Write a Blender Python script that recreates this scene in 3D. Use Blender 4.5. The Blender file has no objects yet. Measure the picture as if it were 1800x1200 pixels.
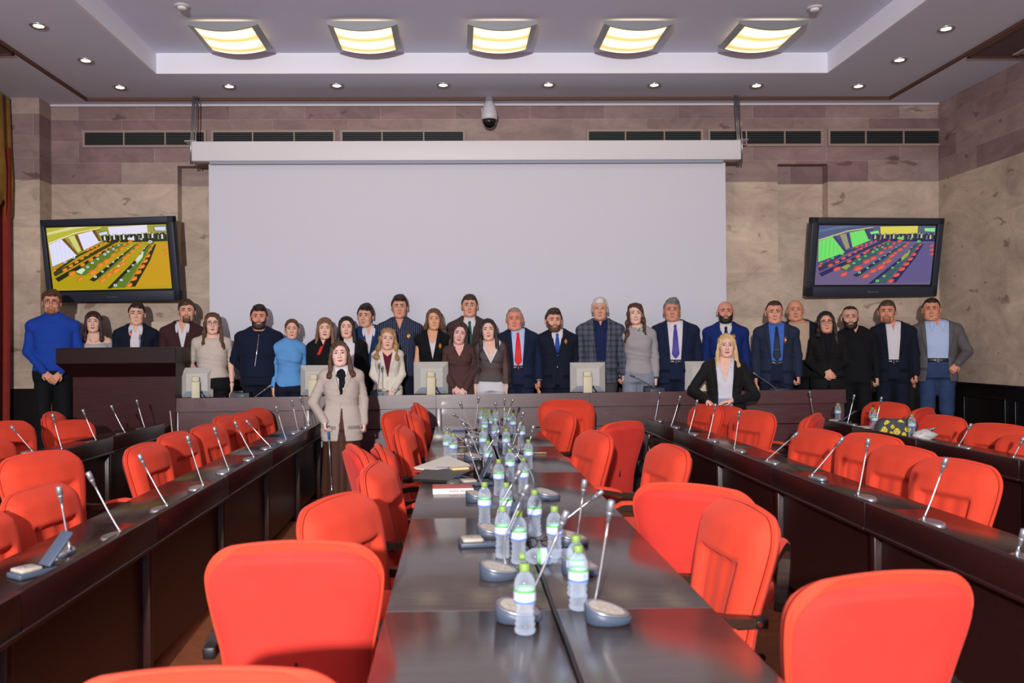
import bpy, bmesh, math, random
import numpy as np
from mathutils import Vector, Matrix
random.seed(7)
SC = bpy.context.scene
COL = SC.collection
PI = math.pi
# ---------------------------------------------------------------- camera
FPX, CX, CY, CAMZ = 1500.0, 830.0, 608.0, 1.55      # focal length and principal point for an 1800 x 1200 frame
YAW, ROLL = math.atan(.018), .007
ROUGH = None
_F = Vector((math.sin(YAW), math.cos(YAW), 0)); _R0 = Vector((math.cos(YAW), -math.sin(YAW), 0)); _U0 = Vector((0, 0, 1))
_R = _R0*math.cos(ROLL) - _U0*math.sin(ROLL)
_U = _U0*math.cos(ROLL) + _R0*math.sin(ROLL)
cam_data = bpy.data.cameras.new('camera')
cam = bpy.data.objects.new('camera', cam_data); COL.objects.link(cam)
cam.matrix_world = Matrix(((_R.x, _U.x, -_F.x, 0), (_R.y, _U.y, -_F.y, 0), (_R.z, _U.z, -_F.z, CAMZ), (0, 0, 0, 1)))
cam_data.sensor_width = 36; cam_data.lens = FPX/1800*36
cam_data.shift_x = (900-CX)/1800; cam_data.shift_y = (CY-600)/1800
cam_data.clip_start = .05; cam_data.clip_end = 100
cam_data.dof.use_dof = True; cam_data.dof.focus_distance = 9.3; cam_data.dof.aperture_fstop = 3.6
SC.camera = cam
CAM = Vector((0, 0, CAMZ))
def ray(px, py):
    return _F + _R*((px-CX)/FPX) + _U*((CY-py)/FPX)
def onY(px, py, Y):
    d = ray(px, py); return CAM + d*(Y/d.y)
def onZ(px, py, Z):
    d = ray(px, py); return CAM + d*((Z-CAMZ)/d.z)
def onX(px, py, X):
    d = ray(px, py); return CAM + d*(X/d.x)
# ---------------------------------------------------------------- light and exposure
SC.view_settings.view_transform = 'Standard'
try: SC.view_settings.look = 'None'
except Exception: pass
SC.view_settings.gamma = 1; SC.view_settings.use_curve_mapping = False
SC.view_settings.exposure = EXPOSURE = 0.0
SC.cycles.use_denoising = True
SC.cycles.max_bounces = 7; SC.cycles.transparent_max_bounces = 24; SC.cycles.caustics_reflective = False; SC.cycles.caustics_refractive = False
SC.cycles.sample_clamp_indirect = 6
world = bpy.data.worlds.new('world'); SC.world = world; world.use_nodes = True
bg = world.node_tree.nodes['Background']; bg.inputs[0].default_value = (.66, .78, 1, 1); bg.inputs[1].default_value = .64
def area_light(name, loc, target, size, power, color, size_y=None):
    l = bpy.data.lights.new(name, 'AREA'); l.energy = power; l.color = color
    l.size = size
    if size_y: l.shape = 'RECTANGLE'; l.size_y = size_y
    o = bpy.data.objects.new(name, l); COL.objects.link(o); o.location = loc
    o.rotation_euler = (Vector(target)-Vector(loc)).to_track_quat('-Z', 'Y').to_euler()
    return o
# the photographer's strobe, on a stand a little behind and left of the camera
area_light('flash_strobe', (-1.05, -4.4, 2.85), (.3, 9.5, 1.2), .2, 1240, (1, .98, .975))
LAMP_E, DOWN_E = 3.4, 14.0
# ---------------------------------------------------------------- helpers
def lin(c):
    return tuple(((x/255)/12.92 if x <= 10 else (((x/255)+.055)/1.055)**2.4) for x in c)
MATS = {}
def nodes_of(m):
    m.use_nodes = True; return m.node_tree.nodes, m.node_tree.links
def mat(name, rgb, rough=.5, metal=0, spec=.5, var=0, vscale=8, bump=0, bscale=60, sheen=0, coat=0, emit=None, estr=0, alpha=None, stretch=None, trans=0, ior=1.45):
    if name in MATS: return MATS[name]
    m = bpy.data.materials.new(name); N, L = nodes_of(m)
    p = N['Principled BSDF']; c = lin(rgb)
    p.inputs['Base Color'].default_value = (*c, 1); p.inputs['Roughness'].default_value = rough
    p.inputs['Metallic'].default_value = metal; p.inputs['Specular IOR Level'].default_value = spec
    p.inputs['Sheen Weight'].default_value = sheen; p.inputs['Coat Weight'].default_value = coat
    if sheen: p.inputs['Sheen Roughness'].default_value = .45; p.inputs['Sheen Tint'].default_value = (*[min(1, x*1.2+.1) for x in c], 1)
    p.inputs['Transmission Weight'].default_value = trans; p.inputs['IOR'].default_value = ior
    if alpha is not None: p.inputs['Alpha'].default_value = alpha
    if emit: p.inputs['Emission Color'].default_value = (*lin(emit), 1); p.inputs['Emission Strength'].default_value = estr
    if var or bump:
        tc = N.new('ShaderNodeTexCoord'); mp = N.new('ShaderNodeMapping'); L.new(tc.outputs['Object'], mp.inputs[0])
        if stretch: mp.inputs['Scale'].default_value = stretch
        if var:
            nz = N.new('ShaderNodeTexNoise'); nz.inputs['Scale'].default_value = vscale; nz.inputs['Detail'].default_value = 5
            L.new(mp.outputs[0], nz.inputs[0])
            r = N.new('ShaderNodeValToRGB'); r.color_ramp.elements[0].position = .3; r.color_ramp.elements[1].position = .7
            r.color_ramp.elements[0].color = (*[x*(1-var) for x in c], 1); r.color_ramp.elements[1].color = (*[min(1, x*(1+var)) for x in c], 1)
            L.new(nz.outputs['Fac'], r.inputs[0]); L.new(r.outputs[0], p.inputs['Base Color'])
        if bump:
            nb = N.new('ShaderNodeTexNoise'); nb.inputs['Scale'].default_value = bscale; nb.inputs['Detail'].default_value = 3
            L.new(mp.outputs[0], nb.inputs[0])
            b = N.new('ShaderNodeBump'); b.inputs['Strength'].default_value = bump; b.inputs['Distance'].default_value = .01
            L.new(nb.outputs['Fac'], b.inputs['Height']); L.new(b.outputs[0], p.inputs['Normal'])
    MATS[name] = m; return m
def tag(o, label=None, cat=None, group=None, kind=None):
    if label: o['label'] = label
    if cat: o['category'] = cat
    if group: o['group'] = group
    if kind: o['kind'] = kind
    return o
def empty(name, loc=(0, 0, 0), rz=0, label=None, cat=None, group=None):
    o = bpy.data.objects.new(name, None); COL.objects.link(o); o.location = loc; o.rotation_euler = (0, 0, rz)
    o.empty_display_size = .1
    return tag(o, label, cat, group)
def link(name, me, parent=None, loc=None, rz=None):
    o = bpy.data.objects.new(name, me); COL.objects.link(o)
    if parent: o.parent = parent
    if loc is not None: o.location = loc
    if rz is not None: o.rotation_euler = (0, 0, rz)
    return o
def copy_tree(o, parent=None):
    c = o.copy(); COL.objects.link(c)
    if parent: c.parent = parent
    for ch in o.children: copy_tree(ch, c)
    return c
class MB:
    """collects shapes for ONE mesh"""
    def __init__(s): s.v = []; s.f = []; s.m = []; s.s = []; s.M = None
    def add(s, vs, fs, mi=0, smooth=False):
        k = len(s.v)
        s.v += [tuple(s.M @ Vector(v)) if s.M else tuple(v) for v in vs]
        for f in fs: s.f.append([i+k for i in f]); s.m.append(mi); s.s.append(smooth)
        return s
    def box(s, x0, x1, y0, y1, z0, z1, mi=0, bev=0, seg=2):
        if bev:
            bm = bmesh.new(); bmesh.ops.create_cube(bm, size=1)
            for v in bm.verts: v.co = Vector(((x0+x1)/2+v.co.x*(x1-x0), (y0+y1)/2+v.co.y*(y1-y0), (z0+z1)/2+v.co.z*(z1-z0)))
            bmesh.ops.bevel(bm, geom=bm.edges[:], offset=bev, segments=seg, affect='EDGES', profile=.5)
            bm.verts.index_update(); vs = [v.co.copy() for v in bm.verts]; fs = [[v.index for v in f.verts] for f in bm.faces]; bm.free()
            return s.add(vs, fs, mi, seg > 1)
        vs = [(x, y, z) for z in (z0, z1) for y in (y0, y1) for x in (x0, x1)]
        return s.add(vs, [(0, 2, 3, 1), (4, 5, 7, 6), (0, 1, 5, 4), (2, 6, 7, 3), (0, 4, 6, 2), (1, 3, 7, 5)], mi)
    def loft(s, rings, mi=0, smooth=True, closed=True, cap=True):
        n = len(rings[0]); vs = [p for r in rings for p in r]; fs = []
        for i in range(len(rings)-1):
            for j in range(n if closed else n-1):
                a, b = i*n+j, i*n+(j+1) % n
                fs.append((a, b, b+n, a+n))
        s.add(vs, fs, mi, smooth)
        if cap and closed:
            s.add(rings[0], [tuple(range(n))[::-1]], mi, False); s.add(rings[-1], [tuple(range(n))], mi, False)
        return s
    def tube(s, pts, r, n=8, mi=0, cap=True, ell=None):
        pts = [Vector(p) for p in pts]; rs = r if isinstance(r, (list, tuple)) else [r]*len(pts); rings = []
        t0 = (pts[1]-pts[0]).normalized(); a = Vector((0, 0, 1)) if abs(t0.z) < .9 else Vector((1, 0, 0)); u = t0.cross(a).normalized()
        for i, p in enumerate(pts):
            t = (pts[min(i+1, len(pts)-1)]-pts[max(i-1, 0)]).normalized()
            u = (u - t*u.dot(t)).normalized(); w = t.cross(u)
            e = ell or (1, 1)
            rings.append([p + u*(math.cos(2*PI*k/n)*rs[i]*e[0]) + w*(math.sin(2*PI*k/n)*rs[i]*e[1]) for k in range(n)])
        return s.loft(rings, mi, True, True, cap)
    def lathe(s, prof, n=16, c=(0, 0, 0), mi=0, sx=1, sy=1, cap=True):
        return s.loft([[(c[0]+r*sx*math.cos(2*PI*k/n), c[1]+r*sy*math.sin(2*PI*k/n), c[2]+z) for k in range(n)] for r, z in prof], mi, True, True, cap)
    def prism(s, poly, d, mi=0, smooth=False):
        """poly: 3D points of a planar outline, d: extrusion vector"""
        d = Vector(d); a = [Vector(p) for p in poly]; b = [p+d for p in a]; n = len(a)
        s.add(a, [tuple(range(n))[::-1]], mi); s.add(b, [tuple(range(n))], mi)
        s.add(a+b, [(i, (i+1) % n, (i+1) % n+n, i+n) for i in range(n)], mi, smooth); return s
    def ellip(s, c, r, n=12, m=8, mi=0):
        return s.lathe([(max(1e-4, math.sin(PI*i/m)), -math.cos(PI*i/m)) for i in range(m+1)], n, (0, 0, 0), mi) if False else s.loft(
            [[(c[0]+r[0]*max(1e-3, math.sin(PI*i/m))*math.cos(2*PI*k/n), c[1]+r[1]*max(1e-3, math.sin(PI*i/m))*math.sin(2*PI*k/n), c[2]-r[2]*math.cos(PI*i/m)) for k in range(n)] for i in range(m+1)], mi)
    def mesh(s, name, mats):
        me = bpy.data.meshes.new(name); me.from_pydata(s.v, [], s.f)
        for m in (mats if isinstance(mats, (list, tuple)) else [mats]): me.materials.append(m)
        me.polygons.foreach_set('material_index', s.m); me.polygons.foreach_set('use_smooth', s.s)
        bm = bmesh.new(); bm.from_mesh(me); bmesh.ops.remove_doubles(bm, verts=bm.verts, dist=1e-6); bmesh.ops.recalc_face_normals(bm, faces=bm.faces); bm.to_mesh(me); bm.free()
        me.update(); return me
    def build(s, name, mats, parent=None, loc=None, rz=None):
        return link(name, s.mesh(name, mats), parent, loc, rz)
def struct(name, mb, mats):
    return tag(mb.build(name, mats), kind='structure')
# ---------------------------------------------------------------- materials
RED = mat('red_upholstery', (212, 66, 44), .85, var=.07, vscale=7, bump=.12, bscale=420, sheen=.35, spec=.2)
RED_BACK = mat('red_back_fabric', (204, 55, 46), .88, var=.08, vscale=6, bump=.12, bscale=420, sheen=.3, spec=.2)
def wood(name, rgb, rough=.3, spec=.5, coat=0, grain=(1, 14, 14)):
    return mat(name, rgb, rough, var=.22, vscale=5, spec=spec, coat=coat, stretch=grain)
DESK = wood('dark_mahogany_desk', (44, 20, 19), .32)
DESK_TOP = wood('dark_polished_worktop', (40, 20, 18), .2, .6)
TABLE_TOP = wood('brown_black_table_top', (74, 63, 60), .19, .75)
DAIS = wood('dais_mahogany', (80, 44, 47), .34, 1.0, .4)
LECT = wood('lectern_wood', (34, 12, 14), .42, .3)
ARMWOOD = wood('arm_wood', (52, 36, 28), .3)
BLACK = mat('black_plastic', (18, 18, 20), .4)
SILVER = mat('brushed_silver', (190, 192, 196), .28, metal=.9)
CHROME = mat('chrome', (215, 215, 220), .12, metal=1)
MICGREY = mat('grey_microphone_metal', (150, 152, 158), .35, metal=.6)
SLATE = mat('slate_plastic', (66, 76, 92), .42)
KEYTOP = mat('beige_silver_keypad', (176, 164, 150), .4, var=.1, vscale=60)
WHITEP = mat('white_paint', (205, 200, 202), .6)
# ================================================================ the setting
WALLY, XL, XR, XC = 10.5, -5.44, 6.0, -5.16
ZP = onY(803, 183, WALLY).z                # low rim of the ceiling
PINK_Z = onY(1560, 319, WALLY).z
def stone(name, axis):
    m = bpy.data.materials.new(name); N, L = nodes_of(m); p = N['Principled BSDF']; p.inputs['Roughness'].default_value = .62; p.inputs['Specular IOR Level'].default_value = .3
    tc = N.new('ShaderNodeTexCoord'); sp = N.new('ShaderNodeSeparateXYZ'); L.new(tc.outputs['Object'], sp.inputs[0])
    cb = N.new('ShaderNodeCombineXYZ'); L.new(sp.outputs[axis], cb.inputs[0])
    sub = N.new('ShaderNodeMath'); sub.operation = 'SUBTRACT'; sub.inputs[1].default_value = PINK_Z; L.new(sp.outputs[2], sub.inputs[0]); L.new(sub.outputs[0], cb.inputs[1])
    def brick(w, h, c1, c2, mort, off):
        b = N.new('ShaderNodeTexBrick'); b.inputs['Scale'].default_value = 1; b.inputs['Brick Width'].default_value = w; b.inputs['Row Height'].default_value = h
        b.inputs['Mortar Size'].default_value = .004; b.inputs['Mortar Smooth'].default_value = .6; b.offset = off; b.inputs['Bias'].default_value = .0
        b.inputs['Color1'].default_value = (*lin(c1), 1); b.inputs['Color2'].default_value = (*lin(c2), 1); b.inputs['Mortar'].default_value = (*lin(mort), 1)
        L.new(cb.outputs[0], b.inputs[0]); return b
    pk = brick(.92, .262, (134, 108, 110), (166, 146, 140), (168, 148, 144), .43)
    bg_ = brick(1.15, .56, (212, 192, 172), (190, 172, 156), (200, 182, 166), .5)
    gt = N.new('ShaderNodeMath'); gt.operation = 'GREATER_THAN'; gt.inputs[1].default_value = 0; L.new(sub.outputs[0], gt.inputs[0])
    mx = N.new('ShaderNodeMix'); mx.data_type = 'RGBA'; L.new(gt.outputs[0], mx.inputs[0]); L.new(bg_.outputs[0], mx.inputs[6]); L.new(pk.outputs[0], mx.inputs[7])
    # veins: distorted bands; blotches: thresholded noise
    mp = N.new('ShaderNodeMapping'); mp.inputs['Rotation'].default_value = (0, .5, .35); mp.inputs['Scale'].default_value = (.7, 1, 1.6); L.new(tc.outputs['Object'], mp.inputs[0])
    wv = N.new('ShaderNodeTexNoise'); wv.inputs['Scale'].default_value = 1.1; wv.inputs['Detail'].default_value = 6; wv.inputs['Distortion'].default_value = .7; L.new(mp.outputs[0], wv.inputs[0])
    rv = N.new('ShaderNodeValToRGB'); e = rv.color_ramp.elements; e[0].position = .32; e[0].color = (.70, .66, .66, 1); e[1].position = .66; e[1].color = (1.08, 1.06, 1.04, 1); L.new(wv.outputs[0], rv.inputs[0])
    m1 = N.new('ShaderNodeMix'); m1.data_type = 'RGBA'; m1.blend_type = 'MULTIPLY'; m1.inputs[0].default_value = .75; L.new(mx.outputs[2], m1.inputs[6]); L.new(rv.outputs[0], m1.inputs[7])
    bl = N.new('ShaderNodeTexNoise'); bl.inputs['Scale'].default_value = 4.2; bl.inputs['Detail'].default_value = 3; bl.inputs['Distortion'].default_value = .5; L.new(mp.outputs[0], bl.inputs[0])
    rb = N.new('ShaderNodeValToRGB'); e = rb.color_ramp.elements; e[0].position = .655; e[0].color = (1, 1, 1, 1); e[1].position = .70; e[1].color = (.55, .48, .46, 1); L.new(bl.outputs[0], rb.inputs[0])
    m2 = N.new('ShaderNodeMix'); m2.data_type = 'RGBA'; m2.blend_type = 'MULTIPLY'; m2.inputs[0].default_value = .9; L.new(m1.outputs[2], m2.inputs[6]); L.new(rb.outputs[0], m2.inputs[7])
    v2 = N.new('ShaderNodeTexNoise'); v2.inputs['Scale'].default_value = 2.6; v2.inputs['Detail'].default_value = 10; v2.inputs['Roughness'].default_value = .72; v2.inputs['Distortion'].default_value = 1.6
    mp2 = N.new('ShaderNodeMapping'); mp2.inputs['Rotation'].default_value = (.5, 1.0, .8); mp2.inputs['Scale'].default_value = (.8, .8, 1.5); L.new(tc.outputs['Object'], mp2.inputs[0]); L.new(mp2.outputs[0], v2.inputs[0])
    r2 = N.new('ShaderNodeValToRGB'); e = r2.color_ramp.elements; e[0].position = .35; e[0].color = (.74, .71, .70, 1); e[1].position = .68; e[1].color = (1.14, 1.13, 1.10, 1); L.new(v2.outputs[0], r2.inputs[0])
    m3 = N.new('ShaderNodeMix'); m3.data_type = 'RGBA'; m3.blend_type = 'MULTIPLY'; m3.inputs[0].default_value = .8; L.new(m2.outputs[2], m3.inputs[6]); L.new(r2.outputs[0], m3.inputs[7])
    L.new(m3.outputs[2], p.inputs['Base Color'])
    bp = N.new('ShaderNodeBump'); bp.inputs['Strength'].default_value = .15; bp.inputs['Distance'].default_value = .01; L.new(bl.outputs[0], bp.inputs['Height']); L.new(bp.outputs[0], p.inputs['Normal'])
    return m
STONE_B, STONE_S = stone('sandstone_back', 0), stone('sandstone_side', 1)
CEIL = mat('ceiling_paint', (214, 219, 238), .8, var=.02, vscale=1.5)
COFFER = mat('coffer_paint', (228, 228, 238), .75)
BROWN = mat('brown_reveal', (92, 60, 46), .6)
FLOOR = mat('orange_brown_carpet', (136, 72, 36), .9, var=.18, vscale=14, bump=.3, bscale=220)
WAINS = wood('black_wainscot', (20, 13, 14), .34)
struct('floor', MB().box(XL-.4, XR+.2, -3, WALLY+.3, -.1, 0), FLOOR)
# back wall with two niches
nx = [(onY(312, 300, WALLY).x, onY(402, 300, WALLY).x), (onY(1367, 300, WALLY).x, onY(1455, 300, WALLY).x)]
nz = (onY(803, 465, WALLY).z, onY(803, 290, WALLY).z); ND = .16
w = MB()
xs = [XL-.3, nx[0][0], nx[0][1], nx[1][0], nx[1][1], XR+.1]
for i in range(5):
    if i in (1, 3):
        a, b = xs[i], xs[i+1]
        w.box(a, b, WALLY, WALLY+.25, 0, nz[0]); w.box(a, b, WALLY, WALLY+.25, nz[1], ZP+.5)
        w.box(a, b, WALLY+ND, WALLY+.25, nz[0], nz[1])
    else: w.box(xs[i], xs[i+1], WALLY, WALLY+.25, 0, ZP+.5)
struct('wall_back', w, STONE_B)
cl = onY(69, 250, WALLY-.3)
w = MB().box(XL, cl.x, WALLY-.3, WALLY, 0, ZP+.3, bev=.004, seg=1)
struct('trim_1', w, STONE_B)               # stone pier in the left corner
w = MB().box(XR, XR+.2, -3, WALLY+.2, 0, ZP+.5)
struct('wall_right', w, STONE_S)
w = MB().box(XL-.35, XL-.15, -3, WALLY+.2, 0, ZP+.5); w.box(XL-.15, XL, WALLY-.42, WALLY, 0, ZP+.3)
struct('wall_left', w, WHITEP)
# stepped ceiling
Yb1 = 10.5 - .17                            # brown reveal
ZC = ZP+.035
bl_, br_ = onZ(157, 180, ZP).x, onZ(1563, 175, ZP).x
Yc = onZ(803, 129, ZC).y; cxl, cxr = onZ(275, 130, ZC).x, onZ(1455, 128, ZC).x
ZI = onY(803, 93, Yc).z
c = MB()
c.box(XL-.4, bl_, -3, WALLY, ZP, ZP+.03); c.box(br_, XR, -3, WALLY, ZP, ZP+.03); c.box(bl_, br_, Yb1, WALLY, ZP, ZP+.03)
c.box(bl_-.05, cxl, -3, Yb1+.05, ZC, ZC+.03); c.box(cxr, br_+.05, -3, Yb1+.05, ZC, ZC+.03); c.box(cxl, cxr, Yc, Yb1+.05, ZC, ZC+.03)
c.box(cxl, cxr, -3, Yc, ZI, ZI+.03)
struct('ceiling', c, CEIL)
c = MB(); c.box(cxl-.03, cxl+.003, -3, Yc+.03, ZC-.0005, ZI+.03); c.box(cxr-.003, cxr+.03, -3, Yc+.03, ZC-.0005, ZI+.03); c.box(cxl, cxr, Yc-.003, Yc+.03, ZC-.0005, ZI+.03)
struct('trim_2', c, COFFER)
c = MB(); c.box(bl_-.02, bl_+.006, -3, Yb1+.02, ZP-.001, ZC); c.box(br_-.006, br_+.02, -3, Yb1+.02, ZP-.001, ZC); c.box(bl_, br_, Yb1-.006, Yb1+.02, ZP-.001, ZC)
struct('trim_3', c, BROWN)
c = MB().box(cl.x, XR, WALLY-.03, WALLY, ZP-.028, ZP, bev=.006)
struct('trim_4', c, WHITEP)
# wainscots
zw = onY(1680, 668, WALLY).z
w = MB(); w.box(cl.x, XR, WALLY-.03, WALLY, .3, zw-.03); w.box(cl.x, XR, WALLY-.05, WALLY, zw-.03, zw); w.box(XL, cl.x, WALLY-.33, WALLY-.3, .3, zw-.03); w.box(XL, cl.x+.02, WALLY-.35, WALLY-.3, zw-.03, zw)
struct('baseboard_back', w, WAINS)
w = MB(); w.box(XR-.03, XR, 0, WALLY-.03, 0, zw-.03); w.box(XR-.05, XR, 0, WALLY-.03, zw-.03, zw)
y = 9.95
while y > 1:
    y0, y1 = y-.78, y
    for a in ((y0, y0+.03, .35, zw-.14), (y1-.03, y1, .35, zw-.14), (y0, y1, zw-.17, zw-.14), (y0, y1, .35, .38)):
        w.box(XR-.048, XR-.03, a[0], a[1], a[2], a[3], bev=.006)
    y -= .92
struct('baseboard_right', w, WAINS)
# podium under the head table
PODZ = .30
w = MB().box(XL, XR-.05, 9.0, WALLY-.05, 0, PODZ)
struct('trim_5', w, WAINS)
# ---------------------------------------------------------------- ceiling lamps
GLASS_L = bpy.data.materials.new('lamp_glass'); N, L = nodes_of(GLASS_L); p = N['Principled BSDF']
p.inputs['Base Color'].default_value = (*lin((240, 214, 150)), 1); p.inputs['Roughness'].default_value = .3
tc = N.new('ShaderNodeTexCoord'); sp = N.new('ShaderNodeSeparateXYZ'); L.new(tc.outputs['Object'], sp.inputs[0])
wv = N.new('ShaderNodeTexWave'); wv.bands_direction = 'Y'; wv.inputs['Scale'].default_value = 1.05; wv.inputs['Phase Offset'].default_value = 1.3; L.new(tc.outputs['Object'], wv.inputs[0])
ax = N.new('ShaderNodeMath'); ax.operation = 'ABSOLUTE'; L.new(sp.outputs[0], ax.inputs[0])
mr = N.new('ShaderNodeMapRange'); mr.inputs[1].default_value = .33; mr.inputs[2].default_value = .2; mr.interpolation_type = 'SMOOTHSTEP'; L.new(ax.outputs[0], mr.inputs[0])
mu = N.new('ShaderNodeMath'); mu.operation = 'MULTIPLY'; L.new(wv.outputs[1], mu.inputs[0]); L.new(mr.outputs[0], mu.inputs[1])
rp = N.new('ShaderNodeValToRGB'); rp.color_ramp.elements[0].color = (.66, .42, .13, 1); rp.color_ramp.elements[1].color = (1, .86, .62, 1); rp.color_ramp.elements[1].position = .8
L.new(mu.outputs[0], rp.inputs[0]); L.new(rp.outputs[0], p.inputs['Emission Color'])
es = N.new('ShaderNodeMapRange'); es.inputs[3].default_value = LAMP_E*.34; es.inputs[4].default_value = LAMP_E; L.new(mu.outputs[0], es.inputs[0]); L.new(es.outputs[0], p.inputs['Emission Strength'])
FRAME_L = mat('lamp_frame', (150, 152, 156), .4, metal=.5)
def ceiling_lamp():
    root = empty('ceiling_lamp')
    hw, hd, sag, n = .345, .345, .062, 14
    def zz(x): return -.045 - sag*(1-(x/hw)**2)
    g = MB(); gw = .285
    xs_ = [-gw+2*gw*i/n for i in range(n+1)]
    rings = [[(x, -hd+.02, zz(x)-.004), (x, hd-.02, zz(x)-.004), (x, hd-.02, zz(x)+.004), (x, -hd+.02, zz(x)+.004)] for x in xs_]
    g.loft(rings, 0); g.build('glass_panel', GLASS_L, root)
    f = MB()
    xs_ = [-hw+2*hw*i/n for i in range(n+1)]
    for y0, y1 in ((-hd, -hd+.02), (hd-.02, hd)):       # curved rims, closed up to the housing
        f.loft([[(x, y0, zz(x)-.007), (x, y1, zz(x)-.007), (x, y1, -.02), (x, y0, -.02)] for x in xs_], 0, False)
    for s in (-1, 1):
        e = [s*(gw+(hw-gw)*i/4) for i in range(5)]
        f.loft([[(x, -hd, zz(x)-.007), (x, hd, zz(x)-.007), (x, hd, zz(x)+.006), (x, -hd, zz(x)+.006)] for x in e], 0, False)
    f.build('frame', FRAME_L, root)
    MB().box(-.27, .27, -.28, .28, -.03, 0, bev=.005).build('housing', WHITEP, root)
    return root
proto = ceiling_lamp(); LAMPS = []
names = ['leftmost', 'second from the left', 'middle', 'second from the right', 'rightmost']
for i, px in enumerate((407, 643, 880, 1111, 1339)):
    o = proto if i == 0 else copy_tree(proto)
    q = onZ(px, 66 - .002*(px-803), ZI-.06); o.location = (q.x, q.y, ZI)
    tag(o, f'lit square curved ceiling lamp, {names[i]} of five in the recess', 'ceiling lamp', 'square lamps in the ceiling recess'); LAMPS.append(o)
DL_E = mat('downlight_bulb', (255, 240, 215), .4, emit=(255, 226, 180), estr=DOWN_E)
def downlight():
    root = empty('downlight')
    MB().lathe([(.045, -.004), (.075, -.010), (.082, -.004), (.082, 0)], 24, cap=False).build('trim_ring', SILVER, root)
    MB().lathe([(.001, -.005), (.046, -.005), (.046, -.001)], 20).build('bulb_glass', DL_E, root)
    return root
proto = downlight()
dl = [(211, 153), (403, 151.5), (592, 150), (779, 149), (964, 148.5), (1150, 149), (1330, 150), (1509, 151), (151, 106), (68, 45), (1581, 105), (1663, 50)]
dn = ['first from the left along the back', 'second from the left along the back', 'third from the left along the back', 'fourth from the left along the back', 'fourth from the right along the back', 'third from the right along the back', 'second from the right along the back', 'first from the right along the back',
      'on the left side, nearer the back wall', 'on the left side, at the upper left of the photo', 'on the right side, nearer the back wall', 'on the right side, at the upper right of the photo']
for i, (px, py) in enumerate(dl):
    o = proto if i == 0 else copy_tree(proto)
    q = onZ(px, py, ZC); o.location = (q.x, q.y, ZC-.001)
    tag(o, f'small round lit ceiling downlight, {dn[i]}', 'downlight', 'round downlights in the ceiling')
for nm, px, py in (('left', 320, 10), ('right', 1432, 13)):
    root = empty('smoke_detector', (0, 0, 0)); q = onZ(px, py, ZI); root.location = q; root.scale = (.85, .85, .7)
    MB().lathe([(.085, 0), (.085, -.012), (.07, -.02), (.001, -.022)], 24).build('base_ring', WHITEP, root)
    MB().lathe([(.052, -.02), (.05, -.045), (.036, -.056), (.001, -.058)], 20).build('sensor_head', mat('detector_white', (216, 214, 216), .5), root)
    tag(root, f'round white smoke detector on the ceiling near the {nm} square lamp', 'smoke detector')
# air-conditioning slots at the ceiling edges
ACG = mat('ac_white', (190, 184, 184), .5); ACD = mat('ac_dark', (92, 76, 74), .6)
for nm, x0, x1, ya in (('left', XL+.12, bl_-.02, onZ(30, 95, ZP).y), ('right', br_+.03, XR-.03, onZ(1740, 100, ZP).y)):
    root = empty('ceiling_air_vent', ((x0+x1)/2, ya-.6, ZP)); hw = (x1-x0)/2
    f = MB(); f.box(-hw, hw, -.6, .6, -.008, -.002); f.build('panel', ACD, root)
    f = MB()
    for a in ((-hw, hw, .57, .6), (-hw, hw, -.6, -.57), (-hw, -hw+.02, -.6, .6), (hw-.02, hw, -.6, .6)): f.box(a[0], a[1], a[2], a[3], -.016, 0)
    f.build('frame', BROWN, root)
    f = MB()
    for k in range(3): f.box(hw*.55, hw*.62, -.5+.34*k, -.22+.34*k, -.02, -.008) if nm == 'right' else f.box(-hw*.62, -hw*.55, -.5+.34*k, -.22+.34*k, -.02, -.008)
    f.box(hw*.3 if nm == 'right' else -hw*.5, hw*.5 if nm == 'right' else -hw*.3, -.5, .5, -.022, -.008, bev=.004)
    f.build('slot_grille', ACG, root)
    tag(root, f'long ceiling air vent at the {nm} edge of the ceiling', 'air vent')
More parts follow.
